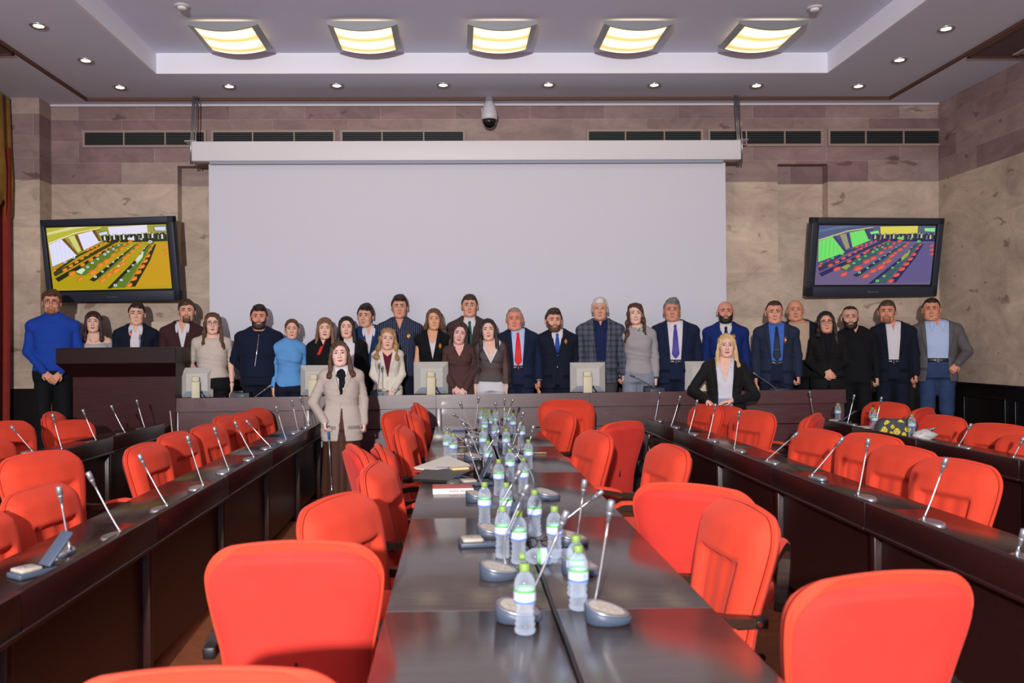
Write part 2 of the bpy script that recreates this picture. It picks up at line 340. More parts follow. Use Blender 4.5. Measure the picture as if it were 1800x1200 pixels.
# wall grilles
GRF = mat('grille_frame', (150, 132, 122), .5); GRS = mat('grille_slat', (96, 100, 102), .45, metal=.3); GRB = mat('grille_cavity_shade', (10, 11, 13), .7)
gl = [(145, 363, 'leftmost', 'left'), (371, 590, 'middle', 'left'), (598, 818, 'the dome-camera end', 'left'), (1031, 1236, 'the dome-camera end', 'right'), (1244, 1447, 'middle', 'right'), (1455, 1655, 'rightmost', 'right')]
for a, b, nm, sd in gl:
    p0, p1 = onY(a, 228 - .002*(a-803), WALLY-.02), onY(b, 258 - .002*(b-803), WALLY-.02)
    x0, x1, z1, z0 = p0.x, p1.x, p0.z, p1.z
    root = empty('air_grille', ((x0+x1)/2, WALLY, z0)); hw = (x1-x0)/2; h = z1-z0
    MB().box(-hw+.01, hw-.01, -.008, -.002, .01, h-.01).build('cavity_shade_sheet', GRB, root)  # near-black sheet on the wall stands in for shade behind the slats
    f = MB(); t = .028
    for q in ((-hw, hw, 0, t), (-hw, hw, h-t, h), (-hw, -hw+t, t, h-t), (hw-t, hw, t, h-t)): f.box(q[0], q[1], -.03, -.001, q[2], q[3])
    for q in (-hw/3, hw/3): f.box(q-.008, q+.008, -.026, -.004, t, h-t)
    f.build('frame', GRF, root)
    s = MB()
    for k in range(6):
        zc = t + (h-2*t)*(k+.5)/6
        s.add([(-hw+t, -.024, zc-.003), (hw-t, -.024, zc-.003), (hw-t, -.008, zc+.002), (-hw+t, -.008, zc+.002), (-hw+t, -.024, zc-.0005), (hw-t, -.024, zc-.0005), (hw-t, -.008, zc+.0045), (-hw+t, -.008, zc+.0045)], [(0, 1, 2, 3), (4, 7, 6, 5), (0, 4, 5, 1), (2, 6, 7, 3), (0, 3, 7, 4), (1, 5, 6, 2)])
    s.build('slats', GRS, root)
    tag(root, f'long louvred air grille, {nm} of the three on the wall\'s {sd}', 'air grille', 'air grilles on the back wall')
# dome camera
q = onY(860, 205, WALLY-.18)
root = empty('dome_camera', (q.x, WALLY, onY(860, 190, WALLY).z))
zb = root.location.z
DCW = mat('camera_white', (196, 194, 200), .4)
MB().box(-.09, .09, -.012, 0, -.12, .0, bev=.003).build('wall_plate', DCW, root)
MB().tube([(0, -.01, -.0), (0, -.1, .055), (0, -.17, .065), (0, -.2, .03)], .045, 12).build('arm', mat('camera_grey', (140, 138, 144), .5), root)
MB().lathe([(.035, .03), (.06, -.0), (.085, -.07), (.1, -.14), (.1, -.19), (.088, -.2)], 28, (0, -.2, 0)).build('housing', DCW, root)
MB().lathe([(.088, -.198), (.082, -.235), (.06, -.275), (.03, -.295), (.001, -.3)], 24, (0, -.2, 0)).build('dark_dome', mat('smoked_dome', (14, 14, 14), .08, spec=.9), root)
tag(root, 'white dome security camera on the stone wall above the projection screen', 'security camera')
# projection screen
SY = 10.12
a, b = onY(341, 252, SY), onY(1298, 283, SY)
root = empty('projection_screen', ((a.x+b.x)/2, SY, b.z)); hw = (b.x-a.x)/2; h = a.z-b.z
SCRW = mat('screen_case_white', (214, 210, 214), .5)
MB().box(-hw, hw, -.10, .08, 0, h, bev=.006).build('case', SCRW, root)
MB().box(-hw+.2, hw-.2, -.07, .05, -.03, 0).build('case_slot', mat('screen_slot', (150, 152, 166), .6), root)
s0, s1 = onY(367, 300, SY).x-root.location.x, onY(1275, 300, SY).x-root.location.x
SHEET = mat('screen_sheet', (204, 203, 212), .9, spec=.1)
MB().box(s0, s1, -.003, .003, 1.2-root.location.z, -.02).build('sheet', SHEET, root)
MB().box(s0, s1, -.014, .014, 1.17-root.location.z, 1.2-root.location.z, bev=.004).build('weight_bar', SCRW, root)
tag(root, 'large white projection screen hanging from its case behind the group', 'projection screen')
for nm, px in (('left', 339), ('right', 1300)):
    x = onY(px, 220, SY).x; r2 = empty('screen_hanger', (x, SY, b.z))
    m_ = MB()
    for dx in (-.028, -.005, .026): m_.tube([(dx, .0, -.02), (dx+.003, 0, h*1.1), (dx*.9, .1, ZP-b.z+.02)], .009, 6)
    m_.build('hanging_rods', SILVER, r2)
    MB().box(-.07, .07, -.1, .1, h, h+.012).build('bracket', SILVER, r2)
    tag(r2, f'metal hanging rods carrying the {nm} end of the screen case', 'screen hanger')
# curtain at the left edge
CURT = mat('red_drape', (128, 34, 26), .85, var=.12, vscale=10, sheen=.3); GOLD = mat('gold_valance', (128, 92, 34), .6, var=.15, vscale=12, sheen=.3)
root = empty('curtain', (-5.27, 9.6, 0))
n = 90; rings = []
for k in range(n+1):
    yy = -1.6+2.06*k/n; xx = .055*math.sin(yy*31)+.02*math.sin(yy*73+1)
    pull = lambda z: 0
    rings.append([(xx+.02*math.sin(3+yy*9), yy*(1-.06*max(0, 2.2-z)) if k > n*.5 else yy, z) for z in (.02, .6, 1.2, 2.0, 2.8, 3.4, 3.9)])
mb = MB(); mb.loft([[*r] for r in rings], 0, True, False, False)
mb.build('drape', CURT, root)
mb = MB(); prev = None
for k in range(n+1):
    yy = -1.6+2.14*k/n; xx = .05+.03*math.sin(yy*24)
    ph = (yy*3.2) % 1; zl = 2.95 + .35*abs(ph-.5)*2 + .55*max(0, -yy)/1.2
    rings[k] = [(xx, yy, zl), (xx+.01, yy, zl+.4), (xx-.01, yy, 3.9), (xx-.03, yy, ZP-.02)]
mb.loft(rings, 0, True, False, False); mb.build('valance', GOLD, root)
for o in root.children:
    md = o.modifiers.new('thick', 'SOLIDIFY'); md.thickness = .012
tag(root, 'dark red drape with a scalloped gold valance at the left edge', 'curtain')
# ================================================================ tables and desks
ORD = ['first', 'second', 'third', 'fourth', 'fifth', 'sixth', 'seventh', 'eighth', 'ninth', 'tenth', 'eleventh', 'twelfth']
ZT = .745                                   # height of every worktop
TXL, TXM, TXR = -.222, .290, .777
yb = [1.2, 2.6, 4.0, 5.4, 6.8, 8.57]
nmY = ['nearest the camera', 'second from the camera', 'third from the camera', 'fourth from the camera', 'farthest, by the head table']
for sd, x0, x1 in (('left', TXL, TXM-.006), ('right', TXM+.006, TXR)):
    for i in range(5):
        y0, y1 = yb[i]+.002, yb[i+1]-.002
        root = empty('conference_table', ((x0+x1)/2, (y0+y1)/2, 0)); hx, hy = (x1-x0)/2, (y1-y0)/2
        MB().box(-hx, hx, -hy, hy, ZT-.04, ZT, bev=.004).build('tabletop', TABLE_TOP, root)
        s = -1 if sd == 'left' else 1
        MB().box(-s*(hx-.05)-.012, -s*(hx-.05)+.012, -hy+.03, hy-.03, .12, ZT-.04).build('modesty_panel', DESK, root)
        for yy in (-hy+.03, hy-.07): MB().box(min(s*hx*.3, -s*(hx-.02)), max(s*hx*.3, -s*(hx-.02)), yy, yy+.04, 0, ZT-.04, bev=.003).build('leg', DESK, root)
        tag(root, f'{sd} half of the long dark central table, section {nmY[i]}', 'table', 'sections of the central table')
# cable lying in the groove
mb = MB(); mb.tube([(TXM, y, ZT+.004+.003*math.sin(y*9)) for y in [1.25+.12*k for k in range(24)]], .0055, 6)
tag(mb.build('cable', BLACK), 'black cable lying along the groove in the middle of the central table', 'cable')
def desk_row(xf, sg, ys, depth, row, where):
    for i in range(len(ys)-1):
        y0, y1 = ys[i]+.0015, ys[i+1]-.0015
        root = empty('desk', (xf, (y0+y1)/2, 0)); hy = (y1-y0)/2
        def bx(a, b, yy0, yy1, z0, z1, **k): return MB().box(min(sg*a, sg*b), max(sg*a, sg*b), yy0, yy1, z0, z1, **k)
        bx(.035, depth, -hy, hy, ZT-.03, ZT, bev=.003).build('worktop', DESK_TOP, root)
        bx(0, .035, -hy, hy, .655, .782, bev=.004).build('fascia', DESK, root)
        bx(-.008, .035, -hy, hy, .640, .658, bev=.004).build('fascia_trim', DESK, root)
        bx(.055, .075, -hy+.02, hy-.02, .07, .645).build('front_panel', DESK, root)
        bx(.02, .30, hy-.05, hy-.005, 0, .645, bev=.006).build('leg', DESK, root)
        if i == 0: bx(.02, .30, -hy+.005, -hy+.05, 0, .645, bev=.006).build('leg', DESK, root)
        n = len(ys)-1-i
        tag(root, f'dark wooden section of the {row}, {ORD[n-1]} from the {where}', 'desk', f'desk sections of the {row}')
desk_row(-1.385, -1, [1.5, 2.73, 3.97, 5.2, 6.43, 7.67, 8.80], .36, 'inner left desk row', 'head table end')
desk_row(-3.0, -1, [3.8, 5.03, 6.27, 7.5, 8.8], .36, 'outer left desk row', 'lectern end')
desk_row(1.97, 1, [1.6, 2.87, 4.1, 5.33, 6.55, 7.75, 8.92], .36, 'inner right desk row', 'head table end')
desk_row(3.66, 1, [4.25, 5.5, 6.75, 7.85, 8.92], .36, 'outer right desk row', 'head table end')
# ---------------------------------------------------------------- head table
HY = 9.2
hx0, hx1 = onY(302, 700, HY).x, onY(1487, 684, HY).x
hz = [onY(302, 700, HY).z, onY(1487, 684, HY).z]; HZ = sum(hz)/2
HH = HZ
seams = [302, 533, 766, 1037, 1270, 1487]; sx = [onY(p, 692, HY).x for p in seams]
dn = ['leftmost, beside the lectern', 'second from the left', 'in the middle', 'second from the right', 'rightmost']
for i in range(5):
    x0, x1 = sx[i]+.0015, sx[i+1]-.0015; hw = (x1-x0)/2
    def zat(x): return hz[0]+(hz[1]-hz[0])*(x-hx0)/(hx1-hx0)
    root = empty('head_table', ((x0+x1)/2, HY, 0)); zl, zr = zat(x0), zat(x1)
    def slab(ya, yb_, da, db, **k):           # follows the slight fall of the table to the left
        return MB().add([(-hw, ya, zl-da), (hw, ya, zr-da), (hw, yb_, zr-da), (-hw, yb_, zl-da), (-hw, ya, zl-db), (hw, ya, zr-db), (hw, yb_, zr-db), (-hw, yb_, zl-db)],
                        [(0, 1, 2, 3), (7, 6, 5, 4), (0, 4, 5, 1), (1, 5, 6, 2), (2, 6, 7, 3), (3, 7, 4, 0)])
    slab(0, .05, 0, .112).build('fascia', DAIS, root)
    slab(-.012, .06, .112, .146).build('ledge', DAIS, root)
    slab(.05, .34, .045, .07).build('worktop', DESK_TOP, root)
    m_ = slab(.05, .07, .146, .365); m_.build('upper_panel', DAIS, root)
    MB().box(-hw, hw, .05, .07, 0, zl-.37).build('lower_panel', DAIS, root)
    MB().box(-hw, -hw+.06, .025, .05, 0, zl-.146, bev=.004).build('stile', DAIS, root)
    if i == 4: MB().box(hw-.06, hw, .03, .28, 0, zl-.12, bev=.004).build('end_panel', DAIS, root)
    tag(root, f'dark red-brown head table section in front of the group, {dn[i]}', 'table', 'sections of the head table')
mb = MB(); q0 = onY(299, 722, 9.17); mb.tube([q0, q0+Vector((.012, 0, -.12)), q0+Vector((.03, -.01, -.3)), Vector((q0.x+.05, 9.12, .32))], .006, 6)
tag(mb.build('cable', mat('white_cable', (196, 190, 186), .5)), 'pale cable hanging between the lectern and the head table', 'cable')
def head_z(x): return hz[0]+(hz[1]-hz[0])*(x-hx0)/(hx1-hx0) - .045
# ---------------------------------------------------------------- lectern
LY = 9.05
a, b = onY(98, 612, LY), onY(309, 638, LY)
root = empty('lectern', ((a.x+b.x)/2, LY, PODZ)); hw = (b.x-a.x)/2; zt, zb = a.z-PODZ, b.z-PODZ
MB().box(-hw, hw, 0, .62, zb, zt, bev=.004, seg=1).build('top_fascia', LECT, root)
MB().box(-hw+.04, hw-.04, .05, .6, zt, zt+.006).build('top_panel', DESK_TOP, root)
zc = onY(200, 663, LY).z-PODZ
bl2, br2 = onY(119, 663, LY).x-root.location.x, onY(302, 663, LY).x-root.location.x
MB().loft([[(-hw, .0, zb), (hw, .0, zb), (hw, .62, zb), (-hw, .62, zb)], [(bl2, .12, zc), (br2, .12, zc), (br2, .56, zc), (bl2, .56, zc)]], 0, False).build('tapered_underside', LECT, root)
MB().box(bl2, br2-.005, .12, .54, 0, zc).build('body', wood('lectern_red_wood', (56, 20, 22), .4, .3), root)
tag(root, 'wide dark wooden lectern with a heavy top at the left of the head table', 'lectern')
# ================================================================ chairs
def sm(a, b, x):
    t = min(1, max(0, (x-a)/(b-a))); return t*t*(3-2*t)
ZTOP = .95
def hwid(z):
    pts = [(.34, .250), (.42, .240), (.52, .230), (.60, .236), (.70, .256), (.80, .271), (.88, .273)]
    w = float(np.interp(z, [p[0] for p in pts], [p[1] for p in pts]))
    w = sum(float(np.interp(z+d, [p[0] for p in pts], [p[1] for p in pts])) for d in (-.03, -.015, 0, .015, .03))/5
    r = .115
    if z > ZTOP-r: w -= r-math.sqrt(max(0, r*r-(z-(ZTOP-r))**2))
    return w
def lean(z): return .195 + .20*(z-.45) + .10*max(0, z-.6)**2
def make_chair():
    root = empty('conference_chair')
    nu, nv = 34, 40
    zs = [.34+(ZTOP-.34)*(1-(1-k/nv)**1.35) for k in range(nv+1)]
    front = []; rim = []
    for z in zs:
        w = hwid(z); row = []
        for i in range(nu+1):
            u = -1+2*i/nu; u = math.sin(u*PI/2)*.35+u*.65
            edge = max(0, 1-abs(u)**5)**.5
            top = sm(ZTOP, ZTOP-.07, z)**.6
            t = .030+.064*edge*top
            rec = sm(.66, .50, abs(u))*sm(.79, .755, z)
            t -= .038*rec
            t += .012*sm(.66, .2, abs(u))*sm(.75, .80, z)*sm(.95, .86, z)          # head pad
            t += .004*rec*math.cos(u*PI*5)
            t -= .012*math.exp(-((abs(u)-.58)/.05)**2)*sm(.80, .74, z)              # seam beside the bolsters
            row.append((u*w, lean(z)-t, z+.010*(1-u*u)*sm(.8, ZTOP, z)))
        front.append(row)
    m = MB(); n = nu+1; vs = [p for r in front for p in r]
    fs = [(i*n+j, i*n+j+1, (i+1)*n+j+1, (i+1)*n+j) for i in range(nv) for j in range(nu)]
    m.add(vs, fs, 0, True)
    outline = [front[i][0] for i in range(nv+1)] + front[nv][1:-1] + [front[nv-i][nu] for i in range(nv+1)]
    outline = [(x, lean(z)-.026, z) for x, y, z in outline]
    back = [(x*.985, lean(z)+.004, z) for x, y, z in outline]
    k = len(outline)
    m.add(outline+back, [(i, i+1, i+1+k, i+k) for i in range(k-1)], 0, True)
    rr = [[(x*hwid(z)*.985, lean(z)+.004, z+.010*(1-x*x)*sm(.8, ZTOP, z)) for x in [-1+2*i/12 for i in range(13)]] for z in zs]
    m.add([p for r in rr for p in r], [(i*13+j, (i+1)*13+j, (i+1)*13+j+1, i*13+j+1) for i in range(nv) for j in range(12)], 0, True)
    m.build('back_cushion', RED, root)
    # flat padded back shell
    b = MB(); rows = []
    for z in zs:
        w = hwid(z)*.985
        rows.append([(x*w*.985, lean(z)+.006+.030*(1-abs(x)**8)*sm(ZTOP, ZTOP-.03, z)+.006*(1-x*x), (z+.010*(1-x*x)*sm(.8, ZTOP, z))-.022*sm(.6, ZTOP, z)) for x in [-1+2*i/16 for i in range(17)]])
    vs = [p for r in rows for p in r]; b.add(vs, [(i*17+j, (i+1)*17+j, (i+1)*17+j+1, i*17+j+1) for i in range(nv) for j in range(16)], 0, True)
    b.add([(-.2, lean(.34), .34), (.2, lean(.34), .34), (.2, lean(.34)+.036, .34), (-.2, lean(.34)+.036, .34)], [(0, 1, 2, 3)])
    b.build('back_shell', RED_BACK, root)
    MB().tube([(x*1.0, y+.016, z) for x, y, z in outline[::1]], .0075, 6).build('piping', RED, root)
    MB().box(-.005, .005, lean(.55)+.038, lean(.55)+.046, .52, .585, bev=.002).build('adjustment_slot', BLACK, root)
    # seat
    s = MB(); rings = []
    for zz, o in ((.375, -.02), (.385, -.003), (.42, 0), (.455, -.004), (.475, -.022), (.482, -.06)):
        ring = []
        for k in range(40):
            a = 2*PI*k/40; c, sn = math.cos(a), math.sin(a); e = 2/5.0
            ring.append(((.245+o)*math.copysign(abs(c)**e, c), -.02+(.225+o)*math.copysign(abs(sn)**e, sn), zz - (.02*max(0, -sn)**3 if zz > .4 else 0)))
        rings.append(ring)
    s.loft(rings); s.build('seat', RED, root)
    # arms: a flat wooden loop with a red pad
    for sd in (-1, 1):
        path = [(.185, .600), (.10, .606), (0, .625), (-.09, .640), (-.165, .640), (-.21, .615), (-.222, .565), (-.205, .50), (-.165, .43), (-.125, .375), (-.11, .345)]
        path = [(y, z) for y, z in path]; x = sd*.275
        rings = []
        for i, (y, z) in enumerate(path):
            q, r = path[max(0, i-1)], path[min(len(path)-1, i+1)]
            t = Vector((r[0]-q[0], r[1]-q[1])).normalized(); nrm = Vector((-t.y, t.x)); th = .017
            w = .026
            rings.append([(x-w, y+nrm.x*th, z+nrm.y*th), (x+w, y+nrm.x*th, z+nrm.y*th), (x+w, y-nrm.x*th, z-nrm.y*th), (x-w, y-nrm.x*th, z-nrm.y*th)])
        arm = MB().loft(rings, 0, False).build('armrest', ARMWOOD, root)
        prings = []
        for y, z, th in ((.06, .633, .003), (.05, .634, .014), (0, .648, .017), (-.09, .664, .018), (-.15, .665, .017), (-.20, .645, .013), (-.212, .632, .003)):
            prings.append([(x+.027*math.cos(2*PI*k/10), y, z-.006+th*math.sin(2*PI*k/10)) for k in range(10)])
        MB().loft(prings).build('arm_pad', RED, arm)
        MB().box(x-.02, x+.02, .12, .235, .578, .618, bev=.006).build('bracket', BLACK, arm)
        MB().M
        bo = MB(); bo.tube([(x+sd*.018, .2, .598), (x+sd*.026, .2, .598)], .010, 10); bo.build('bolt', CHROME, arm)
    MB().lathe([(.11, .335), (.12, .375), (.05, .375)], 16).build('seat_plate', BLACK, root)
    MB().lathe([(.03, .10), (.03, .22), (.022, .22), (.022, .345)], 14).build('gas_column', BLACK, root)
    for k in range(5):
        a = 2*PI*k/5+.3; c, sn = math.cos(a), math.sin(a)
        l = MB().tube([(.02*c, .02*sn, .115), (.18*c, .18*sn, .095), (.285*c, .285*sn, .078)], [.028, .024, .018], 8).build('base_leg', ARMWOOD, root)
        w = MB()
        for o in (-.014, .014):
            px, py = .275*c-sn*o, .275*sn+c*o
            w.tube([(px-sn*-.008, py+c*-.008, .028), (px-sn*.008, py+c*.008, .028)], .028, 14)
        w.tube([(.275*c, .275*sn, .03), (.275*c, .275*sn, .08)], .007, 6)
        w.build('caster', BLACK, l)
    return root
CHAIR = make_chair(); chair_used = [False]
def chair(px, py, rz, where, zt=.95, group='red conference chairs'):
    o = CHAIR if not chair_used[0] else copy_tree(CHAIR); chair_used[0] = True
    s = zt/.96; q = onZ(px, py, zt); a = math.radians(rz); L_ = lean(ZTOP)-.02
    o.scale = (s**.5 if s < 1 else s, s**.5 if s < 1 else s, s)
    k = o.scale[0]
    o.rotation_euler = (0, 0, a); o.location = (q.x+math.sin(a)*L_*k, q.y-math.cos(a)*L_*k, 0)
    tag(o, where, 'chair', group); return o
G1, G2, G3, G4, G5, G6 = ['chairs ' + t for t in ('behind the inner left desk row', 'behind the outer left desk row', 'along the left side of the central table', 'along the right side of the central table', 'behind the inner right desk row', 'behind the outer right desk row')]
t = 'red chair '
chair(68, 795, 64, t+'at the left edge, larger one behind the inner left desk row', .95, G1)
chair(64, 855, 80, t+'nearest one fully in view behind the inner left desk row', .885, G1)
chair(-62, 905, 80, t+'barely showing at the left edge beside the inner left desk row', .86, G1)
lab = ['third', 'fourth', 'fifth', 'sixth', 'seventh', 'last and farthest']
for i, (px, py, rz) in enumerate([(252, 780, 83), (306, 760, 80), (362, 747, 77), (393, 730, 84), (424, 726, 80), (450, 718, 76)]):
    chair(px, py, rz, t+f'pushed up to the inner left desk row, {lab[i]} from the camera', .92, G1)
chair(6, 741, 66, t+'at the left edge, behind the outer left desk row', .95, G2)
chair(-30, 772, 70, t+'cut off by the left edge, nearer one of the outer left row', .87, G2)
chair(90, 724, 100, t+'seen from its side below the standing person in the blue turtleneck', .95, G2)
chair(119, 739, 55, t+'low one beside the lectern, behind the outer left desk row', .87, G2)
for px, py, rz, zt, nm in ((732, 708, 96, 1.0, 'farthest on the left side of the central table'), (697, 722, 62, .95, 'left of the central table, leftmost of the far group of three'), (721, 723, 92, 1.0, 'left of the central table, second in the far group of three'),
                           (704, 749, 86, .95, 'left of the central table, just nearer than the far three'), (667, 782, 100, .91, 'left of the central table, beside the folded papers'), (625, 783, 108, .97, 'left of the central table, in front of the person with the cane'),
                           (657, 815, 82, .95, 'left of the central table, tall front cushion beside the closed laptop'), (588, 873, 66, .95, 'left of the central table, just behind the big near chair back'),
                           (517, 951, 183, .95, 'big back view with a slot in the left foreground'), (362, 1172, 183, .95, 'only its top edge showing at the bottom left of the photo')):
    chair(px, py, rz, t+nm, zt, G3)
for px, py, rz, zt, nm in ((995, 703, 4, 1.0, 'facing the camera at the far end, against the head table'), (988, 722, -68, .95, 'right of the central table, overlapping the chair that faces the camera'), (1050, 758, -76, .95, 'right of the central table, before the waisted turned-away back'),
                           (1094, 741, -142, .95, 'right of the central table, turned away with its waisted back showing'), (1181, 783, -80, .93, 'standing alone in the aisle by the inner right desk row'), (1217, 851, 147, .95, 'right of the table, large back view with a small slot'),
                           (1310, 884, -84, .95, 'right of the central table, nearest one with its front cushion in view'), (1556, 1005, 190, .95, 'turned away in the bottom right foreground')):
    chair(px, py, rz, t+nm, zt, G4)
for px, py, rz, zt, nm in ((1245, 711, -72, .94, 'under the hands of the blonde person in the black jacket'), (1280, 714, -72, .93, 'second from the head table behind the inner right desk row'), (1327, 722, -66, .95, 'third from the head table behind the inner right desk row'),
                           (1432, 727, -125, .95, 'turned sideways between the two right desk rows'), (1441, 755, -72, .91, 'fourth from the camera behind the inner right desk row'), (1535, 763, -70, .95, 'third from the camera behind the inner right desk row'),
                           (1594, 785, -76, .925, 'second from the camera behind the inner right desk row'), (1684, 808, -72, .925, 'nearest the camera behind the inner right desk row')):
    chair(px, py, rz, t+nm, zt, G5)
for px, py, rz, zt, nm in ((1560, 707, -66, .95, 'farthest behind the outer right desk row, in front of the navy suits'), (1622, 717, -140, .95, 'turned away in front of the jeans at the outer right desk row'), (1655, 730, -68, .90, 'beside the white plastic bag at the outer right desk row'),
                           (1757, 745, -62, .90, 'before the dark wainscot at the outer right desk row'), (1818, 765, -62, .87, 'cut off by the right edge at the outer right desk row')):
    chair(px, py, rz, t+nm, zt, G6)
# ================================================================ microphones
def bez(p0, p1, p2, p3, n=12):
    return [p0*(1-t)**3+p1*3*t*(1-t)**2+p2*3*t*t*(1-t)+p3*t**3 for t in [i/n for i in range(n+1)]]
def oval(rx, ry, z, tilt=0, n=36):
    r = []
    for k in range(n):
        a = 2*PI*k/n; x = rx*math.cos(a)*(1+.16*math.cos(a)); y = ry*math.sin(a)
        r.append((x, y, z+tilt*(.45*y-.85*x)))
    return r
def puck_mesh():
    b = MB(); b.loft([oval(.062, .050, 0), oval(.068, .056, .004), oval(.070, .058, .034, .26), oval(.066, .054, .040, .26)])
    t = MB(); t.loft([oval(.066, .054, .0395, .26), oval(.060, .048, .0425, .26), oval(.052, .041, .0425, .26), oval(.050, .039, .0405, .26)])
    k = MB(); k.loft([oval(.0515, .0405, .038, .26), oval(.0505, .0395, .0418, .26)])
    g = MB()
    for i, x in enumerate((-.022, 0, .022)): g.ellip((x, -.012, .0415-.26*(.0054+.85*x)), (.009, .006, .003), 10, 6)
    return b.mesh('base', SLATE), t.mesh('silver_rim', SILVER), k.mesh('keypad', KEYTOP), g.mesh('buttons', mat('grey_buttons', (140, 136, 132), .5))
PUCK = puck_mesh()
def disc_mesh():
    b = MB(); b.loft([oval(.074, .046, 0), oval(.077, .049, .004), oval(.072, .045, .016), oval(.06, .035, .019)])
    r = MB(); r.loft([oval(.079, .051, .0005), oval(.079, .051, .004), oval(.074, .047, .0045), oval(.074, .047, .0005)], cap=False)
    return b.mesh('base', SILVER), r.mesh('dark_rim', SLATE)
DISC = disc_mesh()
def mic(foot, tip, label, group, base=None, z=ZT, kind='puck', bend=.16, brz=0, fy=None, dy=0, bendpx=None):
    F_ = onZ(*foot, z+(.03 if kind == 'puck' else .012)) if fy is None else onY(*foot, fy)
    B = (onZ(*base, z+.015) if base else Vector((F_.x, F_.y-.035, z)))
    if kind == 'disc' and not base: B = Vector((F_.x+(math.copysign(.040, F_.x) if fy is None else -.03), F_.y+(.0 if fy is None else .02), z))
    T = onY(*tip, F_.y+dy)
    root = empty('gooseneck_microphone', (B.x, B.y, z), 0, label, 'microphone', group)
    if kind == 'puck':
        for me, nm in zip(PUCK, ('base', 'silver_rim', 'keypad', 'buttons')): link(nm, me, root, None, brz)
    elif kind == 'disc':
        for me, nm in zip(DISC, ('base', 'dark_rim')): link(nm, me, root, None, brz)
    o = Vector((B.x, B.y, z)); f = F_-o; f.z = .018; tt = T-o; ln = (tt-f).length
    if bendpx:
        m_ = onY(*bendpx, F_.y+dy*.4)-o; pts = bez(f, f.lerp(m_, .6), m_, m_.lerp(tt, .25), 10) + [m_.lerp(tt, q) for q in (.4, .6, .8, .86)]
    else:
        up = f+Vector(((tt.x-f.x)*.25, (tt.y-f.y)*.25, ln*bend)); d = (tt-up).normalized()
        pts = bez(f, f.lerp(up, .6), up, tt-d*ln*.2, 12)
    d = (tt-pts[-1]).normalized()
    hl = .066; e = tt-d*hl
    pts = [p for p in pts if (p-tt).length > hl*1.02] + [e]
    MB().tube(pts, .0042, 7).build('stem', SILVER, root)
    MB().tube([f-Vector((0, 0, .006)), f+(pts[1]-f).normalized()*.028], [.008, .006], 10).build('collar', SILVER, root)
    MB().tube([e, e+d*.02, e+d*.022, e+d*.03], [.0062, .0075, .0098, .0105], 12).build('neck', MICGREY, root)
    MB().tube([e+d*.03, e+d*.05, e+d*.058, tt-d*.002, tt], [.0112, .0115, .0118, .0105, .006], 12).build('microphone_head', MICGREY, root)
    return root
# on the central table: (foot, tip, base, bend pixel)
cm = [((1042, 1063), (1075, 878), (1062, 1083), None, 'nearest the camera on the right half, upright'),
      ((925, 1050), (997, 897), (905, 1080), None, 'nearest on the left half, leaning over the groove'),
      ((890, 993), (928, 850), (872, 1008), (882, 955), 'left half, crooked stem'),
      ((1010, 962), (1028, 842), (1016, 1000), None, 'second on the right half, tall upright stem'),
      ((982, 918), (1060, 862), (1000, 950), None, 'low stem bent toward the right chairs'),
      ((872, 930), (915, 825), (862, 938), (872, 900), 'beside the flat handset, leaning right'),
      ((938, 868), (892, 778), (958, 872), (940, 838), 'right half, stem curving over the bottles'),
      ((852, 858), (818, 770), (838, 876), None, 'beside the red and white book'),
      ((847, 810), (813, 742), (830, 806), (833, 776), 'by the black pen cup, leaning left'),
      ((851, 832), (878, 755), (862, 834), (848, 803), 'stem leaning right past the cup'),
      ((840, 772), (808, 706), (830, 770), None, 'left half near the head table, tip up left'),
      ((836, 752), (795, 727), (830, 758), None, 'far left half, low stem reaching left'),
      ((820, 776), (784, 752), (828, 780), None, 'lowest stem reaching left above the papers'),
      ((832, 762), (842, 696), (834, 764), None, 'far left half, upright with a dark shadow'),
      ((884, 764), (870, 706), (886, 764), None, 'far right half, leaning slightly left'),
      ((885, 757), (887, 699), (888, 759), None, 'far right half, straight and upright'),
      ((883, 751), (902, 701), (884, 755), None, 'farthest on the right half, leaning right'),
      ((899, 784), (920, 723), (888, 784), None, 'leaning toward the chair that faces the camera'),
      ((921, 810), (938, 747), (908, 806), None, 'right half before the red chairs'),
      ((911, 797), (911, 752), (914, 793), None, 'right half, short beige upright one')]
for f, t_, b, bp, nm in cm:
    mic(f, t_, 'gooseneck microphone on the central table, '+nm, 'microphones on the central table', b, bendpx=bp, brz=random.uniform(-.3, .3))
ZL = ZT
def row(lst, nm, grp, brz, rows):
    for i, (t_, f) in enumerate(lst):
        mic(f, t_, f'gooseneck microphone on the {nm}, {rows[i]}', grp, kind='disc', brz=brz)
orda = ['by the tilted handset'] + [o + ' from the camera' for o in ORD[1:10]]
row([((103, 854), (124, 968)), ((154, 829), (216, 942)), ((244, 798), (297, 894)), ((329, 765), (359, 857)), ((376, 750), (404, 829)), ((412, 740), (448, 806)), ((432, 738), (477, 787)), ((485, 713), (504, 775)), ((513, 702), (525, 760)), ((527, 697), (545, 750))],
    'inner left desk row', 'microphones on the inner left desk row', 1.57, orda)
row([((19, 748), (58, 794)), ((92, 727), (110, 792)), ((145, 719), (170, 776)), ((195, 712), (221, 762)), ((240, 702), (255, 753))], 'outer left desk row', 'microphones on the outer left desk row', 1.57,
    ['nearest the camera and leaning left', 'second from the camera', 'in the middle of its five', 'second from the lectern end', 'at the lectern end'])
